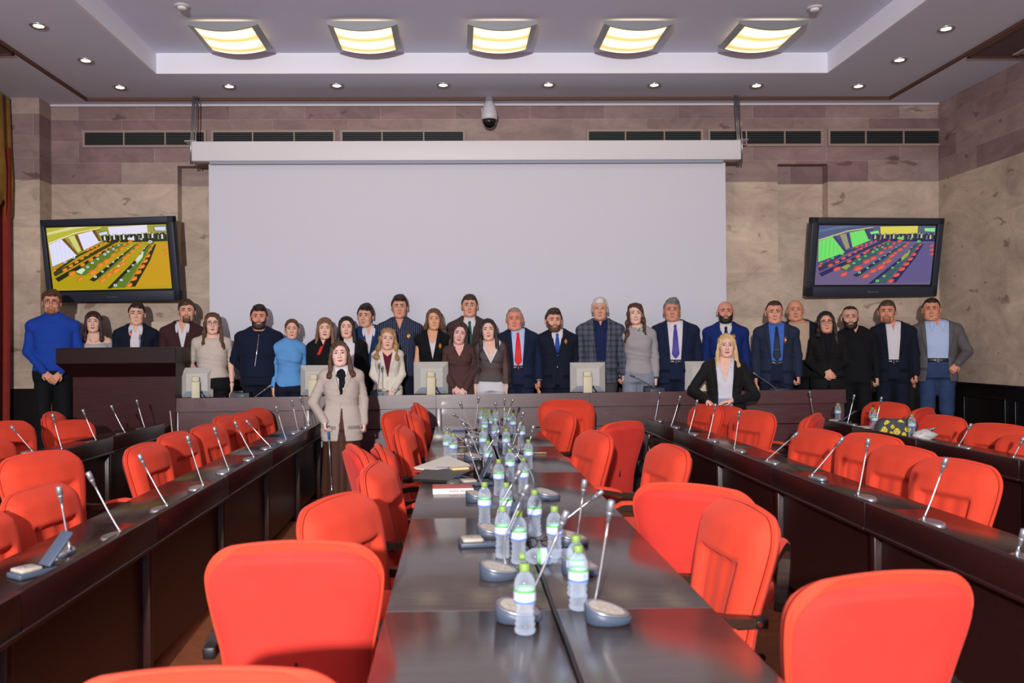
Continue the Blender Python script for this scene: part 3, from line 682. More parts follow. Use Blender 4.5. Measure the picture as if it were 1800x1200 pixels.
row([((1801, 929), (1785, 980)), ((1664, 804), (1621, 917)), ((1527, 770), (1507, 873)), ((1483, 768), (1425, 838)), ((1403, 760), (1346, 811)), ((1300, 721), (1290, 791)), ((1258, 709), (1244, 773)), ((1226, 702), (1210, 762)), ((1196, 695), (1179, 750)), ((1160, 688), (1151, 739))],
    'inner right desk row', 'microphones on the inner right desk row', -1.57, ['at the right edge'] + [o + ' from the camera' for o in ORD[1:10]])
row([((1800, 768), (1780, 806)), ((1708, 744), (1684, 785)), ((1550, 697), (1536, 755)), ((1502, 693), (1489, 745)), ((1423, 687), (1431, 736))], 'outer right desk row', 'microphones on the outer right desk row', -1.57,
    ['at the right edge of the photo', 'in front of the dark wainscot', 'behind the pair of bottles', 'beside the black handset', 'at the head table end'])
m_ = mic((1608, 765), (1645, 752), 'gooseneck microphone lying low over the white plastic bag', 'microphones on the outer right desk row', kind='disc', brz=-1.2, bend=.12)
# on the head table: dark base boxes and gooseneck stems
HB = mat('blue_black_console', (38, 44, 56), .4)
def console(px0, px1, pyt, label, yy=HY+.2):
    a, b = onY(px0, pyt, yy), onY(px1, pyt, yy); x = (a.x+b.x)/2; z = head_z(x); hw = (b.x-a.x)/2; h = a.z-z
    root = empty('desk_console', (x, yy, z), 0, label, 'console', 'desk consoles on the head table')
    MB().loft([[(-hw, -.05, 0), (hw, -.05, 0), (hw, .09, 0), (-hw, .09, 0)], [(-hw*.96, -.045, h*.9), (hw*.96, -.045, h*.9), (hw*.95, .09, h*1.1), (-hw*.95, .09, h*1.1)]], 0, False).build('housing', HB, root)
    MB().box(-hw*.5, hw*.5, -.054, -.046, h*.35, h*.75, bev=.004).build('front_plate', SLATE, root)
    MB().box(-hw*.3, hw*.3, -.02, .02, h*.9, h*1.18, bev=.004).build('handset_rest', BLACK, root)
    return root
console(406, 440, 689, 'low dark console box on the head table before the zip sweater')
console(651, 683, 687, 'low dark console box on the head table before the white blazer')
console(1133, 1167, 680, 'low dark console box on the head table by the grey blouse')
console(1350, 1384, 681, 'low dark console box on the head table before the tie clip')
hm = [((444, 692), (476, 677), 'low and bent right before the navy zip sweater'), ((663, 690), (666, 637), 'upright in front of the white blazer'),
      ((1166, 682), (1107, 657), 'reaching left before the grey blouse'), ((1371, 678), (1324, 655), 'reaching left toward the blonde person'),
      ((672, 690), (671, 643), 'thin beige one beside the white blazer')]
for f, t_, nm in hm:
    F_ = onY(*f, HY+.17); z = head_z(F_.x)
    mic(f, t_, 'gooseneck microphone on the head table, '+nm, 'microphones on the head table', kind='disc', z=z, fy=HY+.17)
# lectern microphone with a lit red ring
F_ = onY(229, 611, LY+.3)
r_ = mic((229, 611), (230, 579), 'thin gooseneck microphone with a lit red ring on the lectern', 'microphones on the head table', kind='disc', z=zt+PODZ+.006, fy=LY+.3, bend=.5)
MB().lathe([(.011, .0), (.013, .004), (.013, .014), (.011, .018)], 14).build('red_ring_light', mat('red_ring', (255, 60, 30), .4, emit=(255, 40, 20), estr=4), r_, (onY(230, 589, LY+.3)-r_.location))
# ================================================================ bottles
PET = bpy.data.materials.new('clear_bottle'); N, L = nodes_of(PET)
for n_ in list(N): N.remove(n_)
out = N.new('ShaderNodeOutputMaterial'); mx = N.new('ShaderNodeMixShader'); tr = N.new('ShaderNodeBsdfTransparent'); gl_ = N.new('ShaderNodeBsdfPrincipled')
tr.inputs[0].default_value = (.95, .97, .99, 1); gl_.inputs['Base Color'].default_value = (*lin((206, 216, 234)), 1); gl_.inputs['Roughness'].default_value = .07; gl_.inputs['Specular IOR Level'].default_value = 1
lw = N.new('ShaderNodeLayerWeight'); lw.inputs[0].default_value = .38; cr = N.new('ShaderNodeMapRange'); cr.inputs[3].default_value = .10; cr.inputs[4].default_value = .78
L.new(lw.outputs['Facing'], cr.inputs[0]); L.new(cr.outputs[0], mx.inputs[0]); L.new(tr.outputs[0], mx.inputs[1]); L.new(gl_.outputs[0], mx.inputs[2]); L.new(mx.outputs[0], out.inputs[0])
CAPG = mat('lime_green_cap', (122, 152, 70), .45); LABW = mat('label_white_blue', (196, 206, 228), .5); LABG = mat('label_green', (96, 176, 88), .5); LABB = mat('label_blue', (84, 122, 206), .5); LABD = mat('label_emblem', (150, 170, 222), .5)
def bottle():
    root = empty('water_bottle')
    pr = [(.001, .004), (.014, .002), (.022, 0), (.029, .005), (.0305, .014), (.0265, .021), (.030, .029), (.0255, .037), (.029, .045), (.0240, .055), (.0275, .064), (.0245, .073), (.029, .083), (.0305, .090), (.0305, .125), (.0305, .135), (.0285, .150), (.022, .163), (.0135, .172), (.0125, .182)]
    MB().lathe(pr, 18, mi=0).build('bottle_body', PET, root)
    MB().lathe([(.0145, .176), (.0148, .178), (.0148, .194), (.0138, .196), (.001, .1965)], 18).build('cap', CAPG, root)
    lb = MB(); lb.lathe([(.0312, .090), (.0314, .096)], 24, mi=2, cap=False); lb.lathe([(.0314, .096), (.0314, .119)], 24, mi=0, cap=False); lb.lathe([(.0314, .119), (.0312, .127)], 24, mi=1, cap=False)
    for a0 in (-PI/2, PI/2):
        pts = [(.0318*math.cos(a0+.42*math.cos(t)), .0318*math.sin(a0+.42*math.cos(t)), .107+.010*math.sin(t)) for t in [2*PI*k/14 for k in range(14)]]
        lb.add(pts, [tuple(range(14))], 3)
    lb.build('label', [LABW, LABG, LABB, LABD], root)
    return root
BOT = bottle(); bu = [False]
def put_bottle(px, py, nm, z=ZT, grp='water bottles on the central table', sc=1, first='green-capped water bottle on the central table, '):
    o = copy_tree(BOT) if bu[0] else BOT; bu[0] = True
    q = onZ(px, py, z); o.location = (q.x, q.y, z); o.rotation_euler = (0, 0, random.uniform(0, 6)); o.scale = (sc,)*3
    return tag(o, first+nm, 'bottle', grp)
bl = [(923, 1113, 'nearest the camera, on the left half'), (1017, 1071, 'front of the touching pair'), (1013, 1048, 'rear of the touching pair'), (912, 990, 'right one beside the crooked microphone'), (884, 980, 'left one beside the crooked microphone'),
      (975, 980, 'behind the one lying down'), (890, 925, 'half hidden by the leaning handset'), (940, 942, 'alone before the low bent microphone'), (852, 924, 'leftmost, nearest the book'), (877, 871, 'just right of the book'),
      (897, 846, 'right behind the one beside the book'), (920, 868, 'under the curving stem'), (786, 805, 'left of the pair behind the papers'), (797, 811, 'right of the pair behind the papers'), (847, 753, 'leftmost of the far group'),
      (860, 756, 'second from left, far group'), (861, 762, 'middle of the far group'), (853, 764, 'left middle of far group'), (852, 770, 'foremost of the far group'), (870, 757, 'rightmost of the far group'),
      (871, 783, 'over the groove before the far group'), (849, 798, 'left half, before the far group'), (892, 755, 'farthest on the right half'), (902, 764, 'right half, beside the farthest'), (917, 784, 'right half, rightmost of the far ones'),
      (890, 799, 'right half, by the short beige microphone'), (858, 828, 'left half, behind the upright handset'), (929, 825, 'right half, beside the red chair fronts')]
for px, py, nm in bl: put_bottle(px, py, nm)
o = put_bottle(973, 992, 'the only one lying on its side'); o.rotation_euler = (0, math.radians(-90), 0); o.location.z = ZT+.031; o.location.x += .07
for px, py, nm in ((1473, 742, 'farthest, behind the black handset'), (1534, 752, 'rear one of the pair by the papers'), (1538, 757, 'front one of the pair by the papers'), (1603, 768, 'standing before the white plastic bag')):
    put_bottle(px, py, nm, grp='water bottles on the outer right desk row', first='green-capped water bottle, outer right desk row, ')
# ================================================================ small things on the tables
PAPER = mat('paper', (226, 218, 204), .8); 
def slab_px(pix, z0, h, m_, nm, parent=None):
    """thin slab whose corners stand under the given pixels on the plane z0"""
    pts = [onZ(px, py, z0) for px, py in pix]
    return pts
# closed laptop
pts = [onZ(px, py, ZT+.02) for px, py in ((727, 841), (793, 844), (832, 826), (748, 824))]
c_ = sum(pts, Vector())/4; root = empty('laptop', (c_.x, c_.y, ZT), 0, 'closed black laptop on the left half of the central table under the papers', 'laptop')
d_ = [p-Vector((c_.x, c_.y, 0)) for p in pts]
MB().prism([(p.x, p.y, .004) for p in d_], (0, 0, .013)).build('base', BLACK, root)
MB().prism([(p.x*.99, p.y*.99, .018) for p in d_], (0, 0, .007)).build('lid', mat('laptop_lid', (58, 56, 54), .45), root)
# papers and folders behind and on it
root = empty('folded_papers', (0, 0, 0), 0, 'fanned stack of open papers beyond the closed laptop', 'papers'); o0 = onZ(776, 818, ZT); root.location = (o0.x, o0.y, ZT)
a, b, c2, d2 = [onZ(px, py, ZT+.03)-root.location for px, py in ((727, 821), (768, 824), (824, 815), (786, 805))]
m = MB()
for k in range(3):
    off = Vector((.006*k, .004*k, -.006*k)); m.prism([a+off, b+off+Vector((0, 0, -.004)), c2+off, d2+off+Vector((0, 0, .02-.004*k))], (0, 0, -.003))
m.build('sheets', PAPER, root)
MB().prism([(a.x, a.y-.01, .001), (b.x, b.y-.02, .001), (c2.x+.02, c2.y-.01, .001), (d2.x, d2.y, .001)], (0, 0, .009)).build('red_folder', mat('red_folder', (170, 48, 52), .6), root)
q = onZ(806, 824, ZT+.026)
tag(MB().box(-.055, .055, -.03, .03, .0, .012).build('sticky_notes', mat('cream_notes', (226, 200, 140), .8), None, (q.x+.005, q.y, ZT+.025), .3), 'cream note pad lying on the closed laptop', 'note pad')
# red and white book
a, b = onZ(760, 868, ZT), onZ(831, 866, ZT)
root = empty('book', ((a.x+b.x)/2, a.y+.085, ZT), math.atan2(b.y-a.y, b.x-a.x)*.4, 'red and white book lying shut in front of the laptop', 'book'); hw = (b-a).length/2
MB().box(-hw, hw, -.08, .08, 0, .003).build('back_cover', PAPER, root); MB().box(-hw+.003, hw-.003, -.077, .077, .003, .024).build('pages', mat('page_edge', (236, 226, 216), .8), root)
MB().box(-hw, hw, -.08, .08, .024, .028, bev=.001).build('cover', mat('book_red_cover', (198, 92, 78), .5), root); MB().box(-hw, hw, -.083, -.079, 0, .028).build('spine', mat('book_white', (232, 222, 218), .6), root)
l_ = MB()
for k in range(13):
    if k != 6: l_.box(-.02+.0085*k, -.0145+.0085*k, -.0835, -.083, .010, .018)
l_.build('spine_letters', mat('print_red', (170, 70, 70), .6), root)
# mouse, cord and handsets
q = onZ(800, 852, ZT); root = empty('computer_mouse', (q.x, q.y, ZT), .5, 'grey-black computer mouse beside the book and laptop', 'mouse')
MB().ellip((0, 0, .012), (.055, .032, .022), 16, 10).build('shell', mat('mouse_grey', (82, 82, 80), .4), root)
MB().tube([(.05, 0, .008), (.08, .03, .006), (.12, .04, .012), (.14, .09, .02), (.10, .11, .03), (.06, .09, .03), (.09, .06, .012), (.13, .07, .006)], .004, 6).build('cord', SLATE, root)
def handset(px, py, rz, label, tilt=0, sc=1, z=ZT):
    q = onZ(px, py, z); root = empty('voting_handset', (q.x, q.y, z), rz, label, 'handset', 'voting handsets'); root.scale = (sc,)*3
    MB().box(-.095, .095, -.045, .045, 0, .022, bev=.006).build('cradle', SLATE, root)
    MB().box(-.085, .0, -.04, .04, .02, .036, bev=.008).build('keypad_cover', KEYTOP, root)
    MB().ellip((-.055, 0, .036), (.012, .012, .003), 12, 6).build('button', MICGREY, root)
    MB().box(.012, .085, -.036, .036, .018, .026, bev=.003).build('card_slot', BLACK, root)
    if tilt:
        p = MB(); p.M = Matrix.Translation((.03, 0, .02)) @ Matrix.Rotation(math.radians(-tilt), 4, 'Y'); p.box(0, .15, -.035, .035, 0, .012, bev=.004); p.M = None
        p.build('raised_tablet', SLATE, root)
        p = MB(); p.M = Matrix.Translation((.03, 0, .02)) @ Matrix.Rotation(math.radians(-tilt), 4, 'Y'); p.box(.015, .135, -.029, .029, -.002, .0); p.M = None
        p.build('screen', BLACK, root)
    return root
handset(848, 958, .15, 'flat beige and grey handset on the left half of the central table')
handset(836, 852, .25, 'handset with a raised grey tablet beside the computer mouse', 62)
handset(893, 938, .9, 'handset with a raised tablet half hidden behind bottles on the central table', 62, .8)
handset(66, 1008, 1.0, 'large handset with a raised dark tablet on the inner left desk row', 48, .95)
handset(1476, 744, -.7, 'black handset standing at the end of the outer right desk row', 40, 1.1)
# pen cup, pens
q = onZ(842, 838, ZT); root = empty('pen_cup', (q.x, q.y, ZT), 0, 'black cylindrical pen cup among the microphones, left half of the table', 'cup')
MB().lathe([(.001, 0), (.036, 0), (.036, .10), (.031, .10), (.031, .01), (.001, .01)], 20).build('cup', BLACK, root)
q = onZ(829, 764, ZT); root = empty('pen_cup', (q.x, q.y+.12, ZT), 0, 'dark round pot with a pale rim near the head table end', 'cup')
MB().lathe([(.001, 0), (.055, 0), (.058, .05), (.05, .05), (.048, .01), (.001, .01)], 20).build('cup', BLACK, root); MB().lathe([(.058, .044), (.061, .048), (.058, .054), (.05, .052)], 20).build('rim', KEYTOP, root)
for px, py, rz, c3, nm in ((808, 757, 0, (60, 70, 160), 'blue pen lying left of the far microphones'), (812, 777, .1, (190, 160, 130), 'wooden pencil lying left of the bottles, farther one'), (814, 786, .08, (200, 178, 140), 'pale pencil lying left of the bottles, nearer one'), (808, 799, .05, (214, 200, 170), 'short cream pen beside the pair of bottles'),
                           (945, 797, .06, (206, 190, 150), 'cream pencil lying before the chair that faces the camera'), (786, 829, .1, (70, 80, 150), 'blue pen lying on the closed laptop')):
    q = onZ(px, py, ZT); root = empty('pen', (q.x, q.y, ZT+(.027 if 'laptop' in nm else .005)), rz, nm, 'pen')
    MB().tube([(-.07, 0, 0), (.055, 0, 0)], .0045, 8).build('barrel', mat('pen_%d_%d_%d' % c3, c3, .4), root); MB().tube([(.055, 0, 0), (.072, 0, 0)], [.0044, .001], 8).build('tip', KEYTOP, root)
q = onZ(948, 962, ZT); root = empty('eyeglasses', (q.x, q.y, ZT), .2, 'black folded eyeglasses on the right half of the central table', 'eyeglasses')
for s in (-1, 1):
    MB().tube([(s*.032+.024*math.cos(2*PI*k/16), .002*math.sin(4*PI*k/16), .022+.018*math.sin(2*PI*k/16)) for k in range(17)], .0025, 6).build('lens_rim', BLACK, root)
    MB().tube([(s*.058, 0, .03), (s*.06, .03, .025), (s*.02, .045, .012)], .0025, 6).build('temple_arm', BLACK, root)
MB().tube([(-.009, 0, .026), (0, -.002, .03), (.009, 0, .026)], .0025, 6).build('bridge', BLACK, root)
# on the outer right desk: papers, tote bag, plastic bag
q = onZ(1516, 751, ZT); tag(MB().box(-.14, .14, -.1, .1, 0, .006).build('paper_sheets', PAPER, None, (q.x+.02, q.y, ZT), -.2), 'white paper sheets lying on the outer right desk by the bottle pair', 'papers')
q = onZ(1572, 764, ZT); root = empty('tote_bag', (q.x+.04, q.y+.05, ZT), -.35, 'dark grey bag printed with yellow faces on the outer right desk row', 'bag')
GB = mat('grey_canvas', (70, 72, 76), .85); YB = mat('yellow_print', (226, 200, 44), .7)
def pill(w, d, h, n=28):
    r = []
    for zz, k in ((0, .92), (.02, 1), (h*.5, .98), (h*.85, .86), (h, .62)):
        r.append([(w*k*math.copysign(abs(math.cos(a))**.6, math.cos(a))+.01*math.sin(5*a+zz*40), d*k*math.copysign(abs(math.sin(a))**.8, math.sin(a)), zz+.008*math.sin(3*a)*(zz > .05)) for a in [2*PI*i/n for i in range(n)]])
    return r
MB().loft(pill(.165, .07, .135)).build('bag_body', GB, root)
MB().tube([(.06, 0, .12), (.11, -.01, .165), (.17, 0, .13), (.18, .02, .06)], .012, 8, ell=(1, .4)).build('handle', mat('grey_strap', (96, 98, 104), .85), root)
for k, (x, z, r) in enumerate(((-.10, .045, .026), (-.075, .10, .026), (-.035, .072, .017), (.0, .032, .028), (.03, .103, .03), (.085, .055, .026), (.115, .10, .022), (-.13, .015, .02), (-.045, .012, .018), (.055, .006, .02))):
    y = -.0705 + .012*(z > .085)+.02*max(0, abs(x)-.1)*4
    pm = MB(); pts = [(x+r*math.cos(a)*(1 if math.sin(a) < .3 else .8), y-.003, z+r*math.sin(a)*1.05) for a in [2*PI*i/16 for i in range(16)]]
    pm.prism(pts, (0, .012, 0), 0)
    for ex in (-.35, .35): pm.prism([(x+r*ex+r*.13*math.cos(a), y-.0045, z+r*.25+r*.2*math.sin(a)) for a in [2*PI*i/8 for i in range(8)]], (0, .003, 0), 1)
    pm.prism([(x+r*.5*math.cos(a), y-.0045, z-r*.1-r*.5*abs(math.sin(a))) for a in [PI*i/8 for i in range(9)]] + [(x-r*.35+r*.14*i, y-.0045, z-r*.28-r*.18*math.sin(PI*i/5)) for i in range(6)], (0, .003, 0), 1)
    pm.build('printed_face', [YB, BLACK], root)
q = onZ(1622, 772, ZT); root = empty('plastic_bag', (q.x+.03, q.y+.02, ZT), 0, 'crumpled white plastic bag on the outer right desk row', 'bag')
random.seed(3); rr = []
for i in range(9):
    zz = .085*i/8; k0 = math.sin(PI*(.25+.7*i/8)); rr.append([(.085*k0*math.cos(a)*(1+.26*math.sin(a*5+i)+.25*random.random()), .06*k0*math.sin(a)*(1+.26*math.cos(a*4+i*2)+.25*random.random()), zz) for a in [2*PI*j/22 for j in range(22)]])
MB().loft(rr).build('crumpled_film', mat('white_film', (198, 192, 190), .35, var=.15, vscale=40), root)
# ================================================================ monitors on the head table
MON = mat('beige_grey_monitor', (184, 180, 174), .5); MONC = mat('cream_stand', (206, 196, 166), .5); MONB = mat('blue_grey_ports', (138, 148, 164), .5)
def monitor():
    root = empty('monitor'); w, h = .185, .165; z0 = .045
    def rect(a, y, b=None, dz=0): b = a if b is None else b; return [(-w*a, y, z0+h+dz-h*b), (w*a, y, z0+h+dz-h*b), (w*a, y, z0+h+dz+h*b), (-w*a, y, z0+h+dz+h*b)]
    MB().loft([rect(1, .02), rect(1, -.005), rect(.97, -.012), rect(.66, -.055, .62), rect(.64, -.058, .6)], 0, False).build('back_case', MON, root)
    MB().loft([[(-w*.62, -.062, z0+h*.42), (w*.62, -.062, z0+h*.42), (w*.86, -.05, z0+.02), (-w*.86, -.05, z0+.02)], [(-w*.62, -.03, z0+h*.42), (w*.62, -.03, z0+h*.42), (w*.86, -.014, z0+.02), (-w*.86, -.014, z0+.02)]], 0, False).build('port_panel', MONB, root)
    MB().box(-.045, .045, -.075, -.055, z0+h*.75, z0+h*1.3, bev=.006).build('mount_plate', MON, root)
    MB().box(-.056, .028, -.13, -.06, z0+h*1.05, z0+h*1.42, bev=.014, seg=3).build('hinge', MONC, root)
    MB().box(-.060, .032, -.155, -.105, 0, z0+h*1.06, bev=.006).build('stand_column', MONC, root)
    MB().box(-.11, .09, -.19, .05, 0, .014, bev=.005).build('foot', MONC, root)
    MB().tube([(.045, -.06, z0+h*.4), (.05, -.085, z0+h*.3), (.055, -.08, z0+.05), (.09, -.06, z0+.0), (.17, -.03, z0-.02)], .006, 8).build('cable', BLACK, root)
    MB().box(.032, .058, -.082, -.055, z0+h*.27, z0+h*.45, bev=.003).build('plug', BLACK, root)
    MB().box(-w*.93, w*.93, .0195, .0215, z0+.02, z0+2*h-.02).build('display', BLACK, root)
    return root
proto = monitor(); first = True
for px, pyt, sc, rz, nm in ((346, 645, 1.0, .30, 'standing against the right side of the lectern'), (558, 641, 1.08, -.1, 'half hidden behind the beige checked blazer'), (758, 635, 1.1, .12, 'between the black vest and the brown blouse'), (1033, 636, 1.12, -.05, 'in front of the plaid jacket'), (1236, 634, 1.15, -.1, 'half hidden behind the blonde person')):
    yy = HY+.26; q = onY(px, 690, yy); o = proto if first else copy_tree(proto); first = False
    z = head_z(q.x); top = onY(px, pyt, yy).z; s = sc*.94
    o.location = (q.x, yy, z-.004); o.scale = (s, s, (top-z)/.375); o.rotation_euler = (0, 0, rz)
    tag(o, 'beige monitor seen from behind, '+nm, 'monitor', 'monitors on the head table')
# ================================================================ wall televisions with a picture of the hall
def flat(rgb, e=1.0):
    nm = 'screen_%d_%d_%d' % rgb
    if nm in MATS: return MATS[nm]
    m = bpy.data.materials.new(nm); N, L = nodes_of(m); p = N['Principled BSDF']; p.inputs['Base Color'].default_value = (.01, .01, .01, 1); p.inputs['Roughness'].default_value = .25
    p.inputs['Emission Color'].default_value = (*lin(rgb), 1); p.inputs['Emission Strength'].default_value = e; MATS[nm] = m; return m
BEZEL = mat('tv_bezel', (44, 50, 62), .4)
def television(corn, pal, label, yaw, yw):
    """corn: pixel corners of the outer frame: tl, tr, br, bl"""
    P = [onY(px, py, yw) for px, py in corn]
    c_ = sum(P, Vector())/4; wx = ((P[1]-P[0]).length+(P[2]-P[3]).length)/4; hz_ = ((P[0]-P[3]).length+(P[1]-P[2]).length)/4
    root = empty('television', (c_.x, yw, c_.z-hz_), 0, label, 'television', 'televisions on the back wall')
    sl = ((P[1].z-P[0].z)+(P[2].z-P[3].z))/4; lean_x = ((P[0].x-P[3].x)+(P[1].x-P[2].x))/4
    T = Matrix.Translation((0, 0, hz_)) @ Matrix.Rotation(math.radians(10), 4, 'X') @ Matrix.Rotation(-math.atan2(sl, wx), 4, 'Y') @ Matrix.Rotation(yaw, 4, 'Z')
    w, h = wx, hz_; bz = .075; bb = .12
    def part(nm, mb, m): mb.M = None; mb.v = [tuple(T @ Vector(v)) for v in mb.v]; return mb.build(nm, m, root)
    b = MB(); b.box(-w, w, -.03, .07, h-bz, h, bev=.006); b.box(-w, w, -.03, .07, -h, -h+bb, bev=.006); b.box(-w, -w+bz, -.03, .07, -h, h, bev=.006); b.box(w-bz, w, -.03, .07, -h, h, bev=.006)
    part('bezel', b, BEZEL)
    part('back_case', MB().box(-w*.97, w*.97, .01, .10, -h*.96, h*.96, bev=.01), BLACK)
    part('inner_frame', MB().box(-w+bz-.005, w-bz+.005, -.012, .012, -h+bb-.005, h-bz+.005), BLACK)
    x0, x1, z0, z1 = -w+bz+.018, w-bz-.018, -h+bb+.02, h-bz-.018
    ms = []; pm = MB(); lay = [0]
    def poly(pts, rgb):
        m = flat(rgb)
        if m not in ms: ms.append(m)
        lay[0] += 1; y = -.0125-.00004*lay[0]
        pm.add([(x0+(x1-x0)*min(1, max(0, u)), y, z1-(z1-z0)*min(1, max(0, v))) for u, v in pts], [tuple(range(len(pts)))], ms.index(m))
    def X(pts): return [((a-390)/1290, (b_-118)/700) for a, b_ in pts]
    A = pal
    poly([(0, 0), (1, 0), (1, 1), (0, 1)], A['floor'])
    poly(X([(390, 118), (1000, 118), (980, 130), (700, 175), (390, 285)]), A['ceil']); poly(X([(390, 200), (700, 140), (860, 118), (640, 118), (390, 175)]), A['ceil2']); poly(X([(395, 285), (700, 178), (980, 132), (985, 140), (700, 190), (395, 300)]), A['line'])
    poly(X([(395, 300), (985, 140), (1000, 290), (800, 370), (400, 600)]), A['wallc'])
    poly(X([(398, 305), (545, 248), (690, 425), (700, 430), (410, 548)]), A['win']); poly(X([(715, 205), (885, 165), (970, 285), (775, 375)]), A['win'])
    for k in range(6): u = 430+45*k; poly(X([(u, 300-18*k+6), (u+3, 300-18*k+4), (u+6, 530-24*k), (u+3, 531-24*k)]), A['winl'])
    for a_ in ((545, 250, 700, 425), (690, 210, 765, 385), (885, 165, 960, 285)): poly(X([(a_[0], a_[1]), (a_[0]+36, a_[1]-8), (a_[2]+10, a_[3]-6), (a_[2]-14, a_[3])]), A['drape'])
    poly(X([(620, 225), (690, 210), (745, 380), (705, 400)]), A['col'])
    poly(X([(985, 140), (1060, 118), (1680, 118), (1680, 300), (1000, 300)]), A['wall2'])
    poly(X([(1060, 130), (1478, 118), (1480, 205), (1072, 222)]), A['scr']); poly(X([(945, 188), (1045, 168), (1060, 210), (960, 226)]), A['bez']); poly(X([(952, 192), (1042, 174), (1054, 206), (964, 221)]), A['tv'])
    poly(X([(1545, 138), (1675, 135), (1675, 194), (1552, 186)]), A['bez']); poly(X([(1552, 143), (1672, 141), (1672, 188), (1558, 181)]), A['tv'])
    poly(X([(975, 225), (1670, 205), (1680, 300), (1000, 300)]), A['dark'])
    random.seed(11)
    for k in range(34):
        u = 985+20.5*k; t_ = 212+random.uniform(-14, 6)-(.0 if k < 20 else 4); c3 = A['crowd'][k % len(A['crowd'])]
        poly(X([(u, t_+16), (u+16, t_+16), (u+18, t_+66), (u-2, t_+66)]), c3)
        poly(X([(u+4+6*math.cos(a), t_+8+9*math.sin(a)) for a in [2*PI*i/8 for i in range(8)]]), A['crowd'][(k+1) % len(A['crowd'])] if k % 3 else A['head'])
    poly(X([(1260, 250), (1330, 252), (1330, 275), (1260, 275)]), A['win'])
    poly(X([(412, 620), (1090, 290), (1140, 296), (1100, 320), (430, 660)]), A['desk']); poly(X([(415, 600), (700, 425), (980, 305), (1000, 310), (720, 440), (425, 625)]), A['desk'])
    poly(X([(425, 680), (700, 540), (1100, 330), (1140, 330), (640, 620), (460, 720)]), A['dark'])
    poly(X([(640, 620), (1130, 320), (1260, 305), (1280, 312), (760, 655), (690, 650)]), A['table'])
    poly(X([(815, 700), (1330, 330), (1405, 290), (1420, 296), (1200, 480), (900, 700), (850, 725)]), A['table']); poly(X([(800, 705), (1330, 330), (1345, 325), (850, 725)]), A['dark'])
    poly(X([(1030, 800), (1290, 560), (1480, 330), (1530, 300), (1545, 306), (1400, 500), (1180, 800)]), A['table']); poly(X([(980, 805), (1270, 540), (1475, 330), (1488, 328), (1290, 560), (1030, 805)]), A['dark'])
    poly(X([(1420, 560), (1560, 320), (1680, 320), (1680, 780), (1270, 800)]), A['floor2'])
    poly(X([(1200, 790), (1540, 330), (1560, 330), (1480, 500), (1290, 790)]), A['dark'])
    poly(X([(1120, 560), (1200, 490), (1180, 530), (1130, 580)]), A['shine']); poly(X([(1330, 480), (1420, 400), (1400, 470), (1330, 540)]), A['shine']); poly(X([(660, 610), (740, 570), (770, 590), (720, 640)]), A['shine'])
    def ch(x, y, s, fl=0):
        s *= .84; ang = [2*PI*i/10 for i in range(10)]
        poly(X([(x+s*1.0*math.copysign(abs(math.cos(a))**.6, math.cos(a)), y+s*.14*0+s*.62*math.copysign(abs(math.sin(a))**.6, math.sin(a))-s*.35*math.cos(a)) for a in ang]), A['chair'])
        poly(X([(x+s*(.1+.75*math.cos(a)), y+s*.12+s*.4*math.sin(a)-s*.30*math.cos(a)) for a in ang]), A['chair2'])
    for i in range(8): ch(545+72*i*(1-.022*i), 585-42*i*(1-.015*i), 33-2.2*i)
    for i in range(6): ch(820+50*i, 368-18*i, 26-2.4*i)
    for x, y, s in ((840, 480, 34), (915, 435, 30), (945, 410, 26), (1016, 378, 20), (1068, 350, 20), (1110, 326, 16), (1285, 295, 30), (1168, 292, 15), (745, 535, 32), (620, 628, 48), (940, 540, 46), (1010, 500, 44), (1090, 435, 38), (1130, 385, 26), (1190, 365, 34), (1225, 325, 24), (700, 690, 46), (850, 620, 60), (945, 710, 50), (1020, 650, 48), (1105, 605, 58), (1180, 535, 46), (1215, 470, 38), (1250, 440, 30), (1300, 400, 34), (1350, 355, 30), (1380, 320, 22),
                    (1230, 770, 40), (1285, 700, 44), (1340, 630, 42), (1385, 570, 40), (1425, 510, 36), (1460, 455, 32), (1490, 385, 24), (1520, 340, 20), (1650, 350, 26), (1655, 400, 28), (1660, 450, 26), (430, 590, 26), (440, 560, 20), (515, 530, 18)):
        ch(x, y, s)
    for i, (x, y, s) in enumerate(((1078, 770, 20), (1148, 712, 18), (1235, 614, 15), (1290, 552, 13), (1328, 500, 12), (1366, 455, 11), (1400, 412, 10), (1430, 372, 8), (870, 670, 18), (955, 615, 15), (1020, 560, 13), (1082, 512, 12), (1138, 468, 10), (1190, 430, 10), (1255, 372, 8), (1290, 345, 7), (800, 560, 16), (855, 515, 16), (920, 475, 14), (1000, 425, 16), (1040, 400, 16), (1100, 370, 13), (1160, 330, 11), (1500, 300, 20), (1410, 270, 12), (660, 452, 18), (560, 500, 16))):
        poly(X([(x+s*math.cos(a), y+s*.75*math.sin(a)) for a in [2*PI*k/10 for k in range(10)]]), A['win'])
        poly(X([(x+s*.45*math.cos(a), y+s*.3*math.sin(a)) for a in [2*PI*k/8 for k in range(8)]]), A['dark'])
    part('screen_picture', pm, ms)
    tx = bpy.data.curves.new('maker_name', 'FONT'); tx.body = 'Panasonic'; tx.size = .036; tx.extrude = .001; tx.align_x = 'CENTER'
    to = bpy.data.objects.new('tmp', tx); COL.objects.link(to); bpy.context.view_layer.update()
    me = bpy.data.meshes.new_from_object(to.evaluated_get(bpy.context.evaluated_depsgraph_get())); bpy.data.objects.remove(to)
    me.transform(T @ Matrix.Translation((0, -.0315, -h+.045)) @ Matrix.Rotation(PI/2, 4, 'X')); me.materials.append(SILVER); link('maker_name', me, root)
    MB().box(-.12, .12, .05, WALLY-yw-.002, hz_*.7, hz_*1.3).build('wall_bracket', BLACK, root)
    return root
